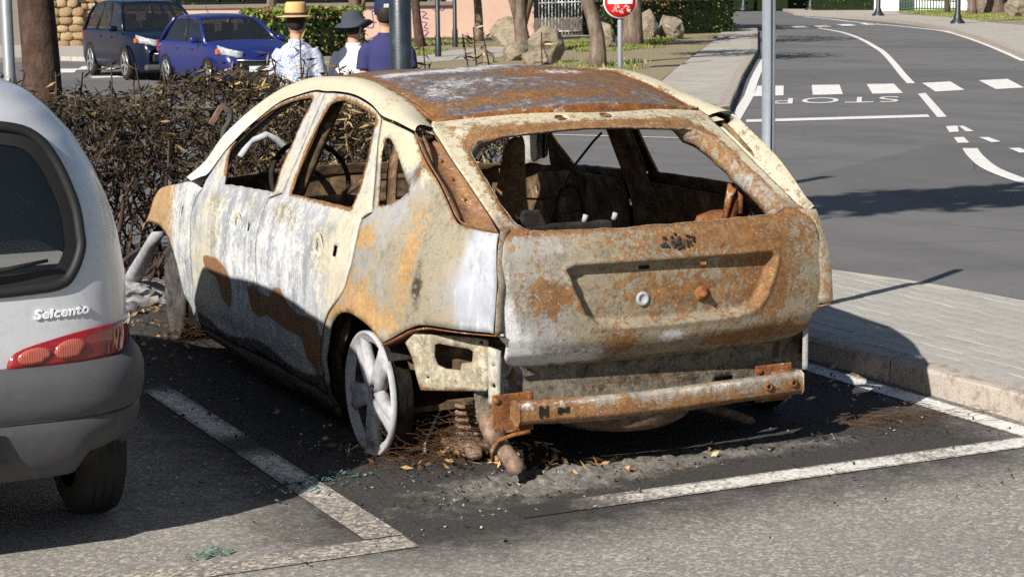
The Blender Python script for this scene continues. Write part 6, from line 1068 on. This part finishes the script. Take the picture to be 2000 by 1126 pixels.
# ---------------------------------------------------------------- people standing behind the hedge, backs to us
def ellip(mb, c, r, n=14, m=8):
    prof = [(max(1e-4, math.sin(math.pi*i/m)), -math.cos(math.pi*i/m)) for i in range(m+1)]
    mb.lathe(prof, n, Matrix.Translation(c) @ Matrix.Diagonal((r[0], r[1], r[2], 1)))
def blend(mb, name, mat, parent, vox=.012, sm=6):
    o = mb.build(name, mat, parent); r = o.modifiers.new('blend', 'REMESH'); r.mode = 'VOXEL'; r.voxel_size = vox; r.use_smooth_shade = True
    s = o.modifiers.new('soft', 'SMOOTH'); s.factor = .5; s.iterations = sm; return o
def person(label, loc, rz, Hh, shirt, hat, hatmat, turn=0., sleeve=1., build=1.):
    R = empty('person', (loc[0], loc[1], gh(*loc)-.0), label, 'person', 'men standing behind the hedge', rz); k = Hh/1.70; R.scale = (k, k, k)
    b = MB()
    ellip(b, (0, .0, 1.585), (.078, .098, .115)); ellip(b, (0, .03, 1.525), (.058, .07, .06)); b.tube([(0, -.005, 1.36), (0, 0, 1.44), (0, .005, 1.52)], [.062, .055, .055], 12)
    ca, sa = math.cos(turn), math.sin(turn); b.tube([(sa*-.085, ca*.085, 1.60), (sa*-.115, ca*.115, 1.56)], [.012, .017], 6)    # nose
    for s in (-1, 1): ellip(b, (s*.08*ca, s*.08*sa, 1.575), (.014, .024, .033), 8, 6)
    sec = [(.84, .155, .105), (.95, .165, .115), (1.06, .15, .105), (1.2, .165, .115), (1.30, .16, .10), (1.375, .08, .065)]
    cs = [[(w*build*math.cos(t), d*math.sin(t), z) for t in np.linspace(0, 2*math.pi, 17)[:-1]] for z, w, d in sec]; v, f = loft(cs, True); f += [tuple(range(15, -1, -1)), tuple(5*16+i for i in range(16))]; b.add(v, f)
    for s in (-1, 1):
        q = build; b.tube([(s*.15*q, 0, 1.345), (s*.205*q, -.008, 1.24), (s*.232*q, -.018, 1.08), (s*.235*q, .03, .95), (s*.23, .07, .83)], [.045, .045, .04, .036, .028], 10)
        b.box((s*.228, .085, .775), (.03, .075, .10))
        for q in range(4): b.tube([(s*.228, .052+.021*q, .735), (s*.226, .056+.021*q, .695), (s*.220, .058+.021*q, .665+.006*abs(q-1.5))], [.010, .009, .008], 6)
        b.tube([(s*.224, .12, .80), (s*.212, .14, .765), (s*.205, .145, .735)], [.012, .010, .009], 6)
        b.tube([(s*.085, 0, .90), (s*.095, .0, .48), (s*.1, -.01, .09)], [.085, .058, .042], 12); b.tube([(s*.1, -.05, .04), (s*.105, .09, .035), (s*.108, .16, .03)], [.04, .042, .03], 8)
    blend(b, 'body', 'skin', R, .011, 4)
    t = MB(); sec = [(.80, .185*build, .13), (.90, .185*build, .135), (1.02, .178*build, .128), (1.16, .19*build, .132), (1.27, .198*build, .13), (1.345, .185*build, .11), (1.385, .12, .085), (1.415, .072, .066)]
    cs = [[(w*math.cos(q)*(1+.012*math.sin(7*q+z*20)), d*math.sin(q)*(1+.02*math.sin(5*q+z*14)), z) for q in np.linspace(0, 2*math.pi, 29)[:-1]] for z, w, d in sec]; v, f = loft(cs, True); f += [tuple(range(27, -1, -1)), tuple(7*28+i for i in range(28))]; t.add(v, f)
    for s in (-1, 1):
        pts = [(s*.15*build, 0, 1.335), (s*.205*build, -.005, 1.27), (s*.23*build, -.015, 1.14)]; rs = [.068, .070, .066]
        if sleeve > .5: pts += [(s*.245*build, -.01, 1.03), (s*.24*build, .04, .90)]; rs += [.058, .05]
        t.tube(pts, rs, 12)
    sh = blend(t, 'shirt', shirt, R, .012, 5); c = MB(); c.lathe([(.072, 1.395), (.070, 1.435), (.064, 1.44), (.064, 1.40)], 20); c.build('collar', shirt, sh)
    tr = MB(); tr.lathe([(.178, .72), (.175, .86), (.165, .93)], 18, Matrix.Diagonal((1, .75, 1, 1)))
    for s in (-1, 1): tr.tube([(s*.085, 0, .88), (s*.097, .0, .48), (s*.1, -.005, .08)], [.105, .082, .075], 12)
    blend(tr, 'trousers', 'trousers', R, .014, 4)
    h = MB(); ellip(h, (0, -.018, 1.60), (.086, .10, .108)); h.tube([(0, -.06, 1.58), (0, -.055, 1.53)], [.05, .045], 10); ho = blend(h, 'hair', 'hair_dark', R, .011, 3)
    mt = Matrix.Translation((0, 0, 1.625)) @ Matrix.Rotation(turn, 4, 'Z')
    if hat == 'straw':
        q = MB(); q.lathe([(.165, .002), (.17, .008), (.13, .012), (.100, .018), (.097, .05), (.090, .115), (.078, .132), (.05, .126), (.0001, .118)], 32, mt @ Matrix.Diagonal((.97, 1.1, 1, 1))); o = q.build('hat', hatmat, R); finish(o, solid=.006, off=-1); q = MB(); q.lathe([(.1005, .018), (.0985, .042), (.096, .042)], 32, mt @ Matrix.Diagonal((.985, 1.11, 1, 1))); q.build('hat_band', 'bark_dark', o)
    elif hat == 'bucket':
        q = MB(); n = 36; prof = [(.175, -.045), (.14, -.018), (.104, .008), (.100, .045), (.088, .085), (.06, .102), (.0001, .105)]; m2 = mt @ Matrix.Rotation(rad(-12), 4, 'Y') @ Matrix.Diagonal((1, 1.08, 1, 1)); q.lathe(prof, n, m2)
        q.v = [(x, y, z+(.022*math.sin(2*math.atan2(y, x)+1.) if i < 2*n else 0)) for i, (x, y, z) in enumerate(q.v)]; o = q.build('hat', hatmat, R); finish(o, solid=.006, off=-1)
    else:
        q = MB(); q.lathe([(.092, -.05), (.098, -.01), (.096, .04), (.08, .085), (.045, .108), (.0001, .112)], 28, mt @ Matrix.Diagonal((.98, 1.12, 1, 1))); o = q.build('cap', hatmat, R); finish(o, solid=.005, off=-1)
        pk = [[(.075*math.cos(a)*r, .10+.10*math.sin(a)*(r-.4)*1.4, -.005-.02*(r-.4)) for a in np.linspace(.15, math.pi-.15, 12)] for r in (.9, 1., 1.15)]; v, f = loft(pk); pm = mesh('peak', [mt @ Vector(p) for p in v], f, hatmat, o); finish(pm, solid=.005, off=0)
        e = MB(); e.box((0, 0, 0), (.045, .004, .03), m=mt @ Matrix.Translation((-.03, -.108, .03)) @ Matrix.Rotation(rad(14), 4, 'X')); e.build('cap_emblem', 'sign_white', o, False)
    return R
FW = -YAW
person('man in patterned pale blue shirt and straw hat behind the hedge', (1.88, 8.30), FW+rad(6), 1.545, 'shirt_print', 'straw', 'straw', rad(-25), 1, .80)
person('man in white shirt and grey brimmed hat between the other two', (2.42, 8.46), FW-rad(8), 1.50, 'shirt_white', 'bucket', 'hat_grey', rad(-30), 1, .78)
person('man in navy polo shirt and dark cap beside the lamp post', (2.33, 7.54), FW+rad(4), 1.60, 'shirt_navy', 'cap', 'cap_navy', rad(18), 0, .82)
# ---------------------------------------------------------------- debris on the ground
def scatter(name, label, cat, spots, mat, sz, flat=.25, z=.004, lift=.006):
    mb = MB()
    for cx, cy, rx, ry, n in spots:
        for k in range(n):
            x, y = random.gauss(cx, rx), random.gauss(cy, ry); s = random.uniform(*sz); a = random.uniform(0, 6.28); pts = [Vector((math.cos(a+q*1.7+random.uniform(-.4, .4))*s*random.uniform(.5, 1), math.sin(a+q*1.7+random.uniform(-.4, .4))*s*random.uniform(.5, 1), 0)) for q in range(4)]; tl = Matrix.Rotation(random.gauss(0, flat), 4, 'X') @ Matrix.Rotation(random.gauss(0, flat), 4, 'Y')
            th = Vector((0, 0, max(.0015, s*.14))); lo = [tl @ p for p in pts]; mz = min(p.z for p in lo); o_ = Vector((x, y, z-mz+random.random()*lift)); mb.add([p+o_ for p in lo]+[p+o_+th for p in lo], [(3, 2, 1, 0), (4, 5, 6, 7), (0, 1, 5, 4), (1, 2, 6, 5), (2, 3, 7, 6), (3, 0, 4, 7)])
    o = mb.build(name, mat, None, False); return tag(o, label, cat, None, 'stuff')
scatter('glass_shards', 'green broken window glass beside the worn bay line', 'glass', [(-1.20, -.27, .10, .03, 90), (-1.30, -.35, .14, .03, 50), (-1.74, -.955, .05, .02, 34), (-1.62, .05, .18, .18, 26), (-1.0, -.45, .2, .1, 16), (-1.25, 1.55, .2, .15, 60)], 'shard_green', (.004, .013))
scatter('pale_fragments', 'pale broken fragments scattered on the asphalt', 'fragments', [(-1.45, .0, .22, .18, 34), (-1.2, -.25, .1, .06, 16), (-.6, -.55, .3, .15, 50), (.4, -.6, .5, .12, 40), (-1.1, .9, .25, .4, 40), (1.3, .3, .12, .4, 30), (-.9, -.9, .5, .12, 40), (-.9, .1, .1, .15, 40)], 'shard_white', (.002, .008))
scatter('charred_bits', 'small charred lumps lying around the wreck', 'debris', [(-.55, -.45, .3, .2, 160), (.3, -.58, .5, .10, 130), (-1.05, .8, .16, .7, 200), (-.85, -.1, .1, .2, 120), (1.15, .3, .2, .5, 160), (-1.1, 2.6, .3, .4, 120), (-1.0, -.9, .6, .2, 40), (.9, -1.2, .7, .4, 14), (0, -1.7, 1., .4, 16)], 'soot_metal', (.003, .010), .9)
def dead_leaves():
    P_, D_ = [], []
    for cx, cy, rx, ry, n in ((-.58, -.20, .13, .07, 60), (-.45, -.30, .10, .06, 36), (-.30, -.52, .10, .04, 34), (-.12, -.66, .08, .03, 12), (.35, -.6, .3, .06, 10), (-.80, 3.6, .3, .35, 190), (-.95, 2.9, .15, .3, 60), (-.95, 2.1, .12, .3, 26), (1.3, .2, .1, .3, 16), (-.86, .2, .08, .2, 22), (-.75, -.25, .06, .05, 14)):
        P_.append(np.c_[RNG.normal(cx, rx, n), RNG.normal(cy, ry, n), RNG.uniform(.006, .03, n)]); D_.append(np.c_[RNG.normal(0, 1, (n, 2)), RNG.normal(0, .55, n)])
    P_, D_ = np.concatenate(P_), np.concatenate(D_); n = len(P_); o = leaves_mesh('dead_leaves', P_, D_, RNG.uniform(.025, .06, n), RNG.uniform(.005, .010, n), pick(n, [(.26, .145, .06), (.38, .235, .11), (.15, .08, .035), (.46, .33, .18)], [3, 3, 3, 1]), None); tag(o, 'dry tan leaves lying under and beside the wreck', 'leaves', None, 'stuff')
dead_leaves()
def wires(name, label, spots):
    mb = MB()
    for cx, cy, rx, ry, n, hz, L in spots:
        for k in range(n):
            p = np.array([RNG.normal(cx, rx), RNG.normal(cy, ry), RNG.uniform(.005, hz)]); a = RNG.uniform(0, 6.28); pts = [p]; cur = RNG.normal(0, .45); el = RNG.normal(0, .25)
            for i in range(8): a += cur; p = p+np.array([math.cos(a), math.sin(a), el*.6+RNG.normal(0, .25)])*L/8; p[2] = min(max(p[2], .004), hz*1.5); pts.append(p)
            mb.tube([tuple(q) for q in pts], .0008, 3, False)
    o = mb.build(name, 'wire', None); return tag(o, label, 'wire', None)
wires('tyre_wire', 'tangle of rusty tyre cord wires beside the rear wheel', [(-.62, -.08, .09, .07, 230, .10, .26), (-.50, -.13, .07, .05, 150, .17, .2), (-.74, -.12, .06, .06, 50, .03, .3)])
wires('tyre_wire', 'frayed wires of the burnt front tyre behind the steered wheel', [(-.83, 2.40, .04, .08, 80, .16, .2)])
wires('tyre_wire', 'flat patch of rusty brown wires on the asphalt near the kerb', [(1.12, -.45, .14, .03, 70, .012, .35)])
mb = MB(); mb.tube([(-.70, -.14, .02), (-.69, -.12, .05), (-.62, -.06, .12), (-.55, 0, .18)], .006, 6); tag(mb.build('bent_rod', 'ash_metal'), 'bent pale metal rod leaning in the wire tangle', 'rod')
mb = MB(); mb.tube([(-.79, 2.90, .49), (-.765, 3.12, .41), (-.73, 3.42, .29), (-.69, 3.74, .17), (-.66, 4.0, .06)], [.030, .032, .038, .044, .05], 12); tag(mb.build('ash_pipe', 'ash_metal'), 'ash-grey charred pipe leaning out of the front wheel arch', 'pipe')
def crumple():
    bm = bmesh.new(); bmesh.ops.create_icosphere(bm, subdivisions=4, radius=1)
    for v in bm.verts:
        x, y, z = v.co; k = 1+.16*math.sin(6*x+3*y)*math.sin(5*z+4*x)+.10*math.sin(11*y+7*z)+.05*math.sin(19*x-13*z); v.co = (x*.19*k, y*.13*k, max(0, z*.08*k+.035))
    me = bpy.data.meshes.new('melted_debris'); bm.to_mesh(me); bm.free(); me.materials.append(M('melt')); o = bpy.data.objects.new('melted_debris', me); COL.objects.link(o); o.location = (-.70, 3.75, 0); tag(o, 'crumpled ash-white melted debris in front of the front wheel', 'debris')
crumple()
mb = MB(); mt = Matrix.Translation((-.84, 3.42, .034)) @ Matrix.Rotation(rad(70), 4, 'Z') @ Matrix.Rotation(math.pi/2, 4, 'X'); mb.lathe([(.0001, -.062), (.026, -.062), (.033, -.052), (.033, .052), (.026, .062), (.0001, .060)], 20, mt); tag(mb.build('drink_can', 'tin'), 'shiny tin can lying among dry leaves', 'can')
mb = MB(); ellip(mb, (1.60, .02, .128), (.013, .028, .008), 10, 6); tag(mb.build('pebble', 'stone_white'), 'small white pebble lying on the kerb', 'pebble')
mb = MB(); ellip(mb, (.98, -1.42, .012), (.014, .012, .012), 8, 6); tag(mb.build('pebble', 'bark'), 'small brown pebble on the sunlit asphalt', 'pebble')
def sp(v): pass
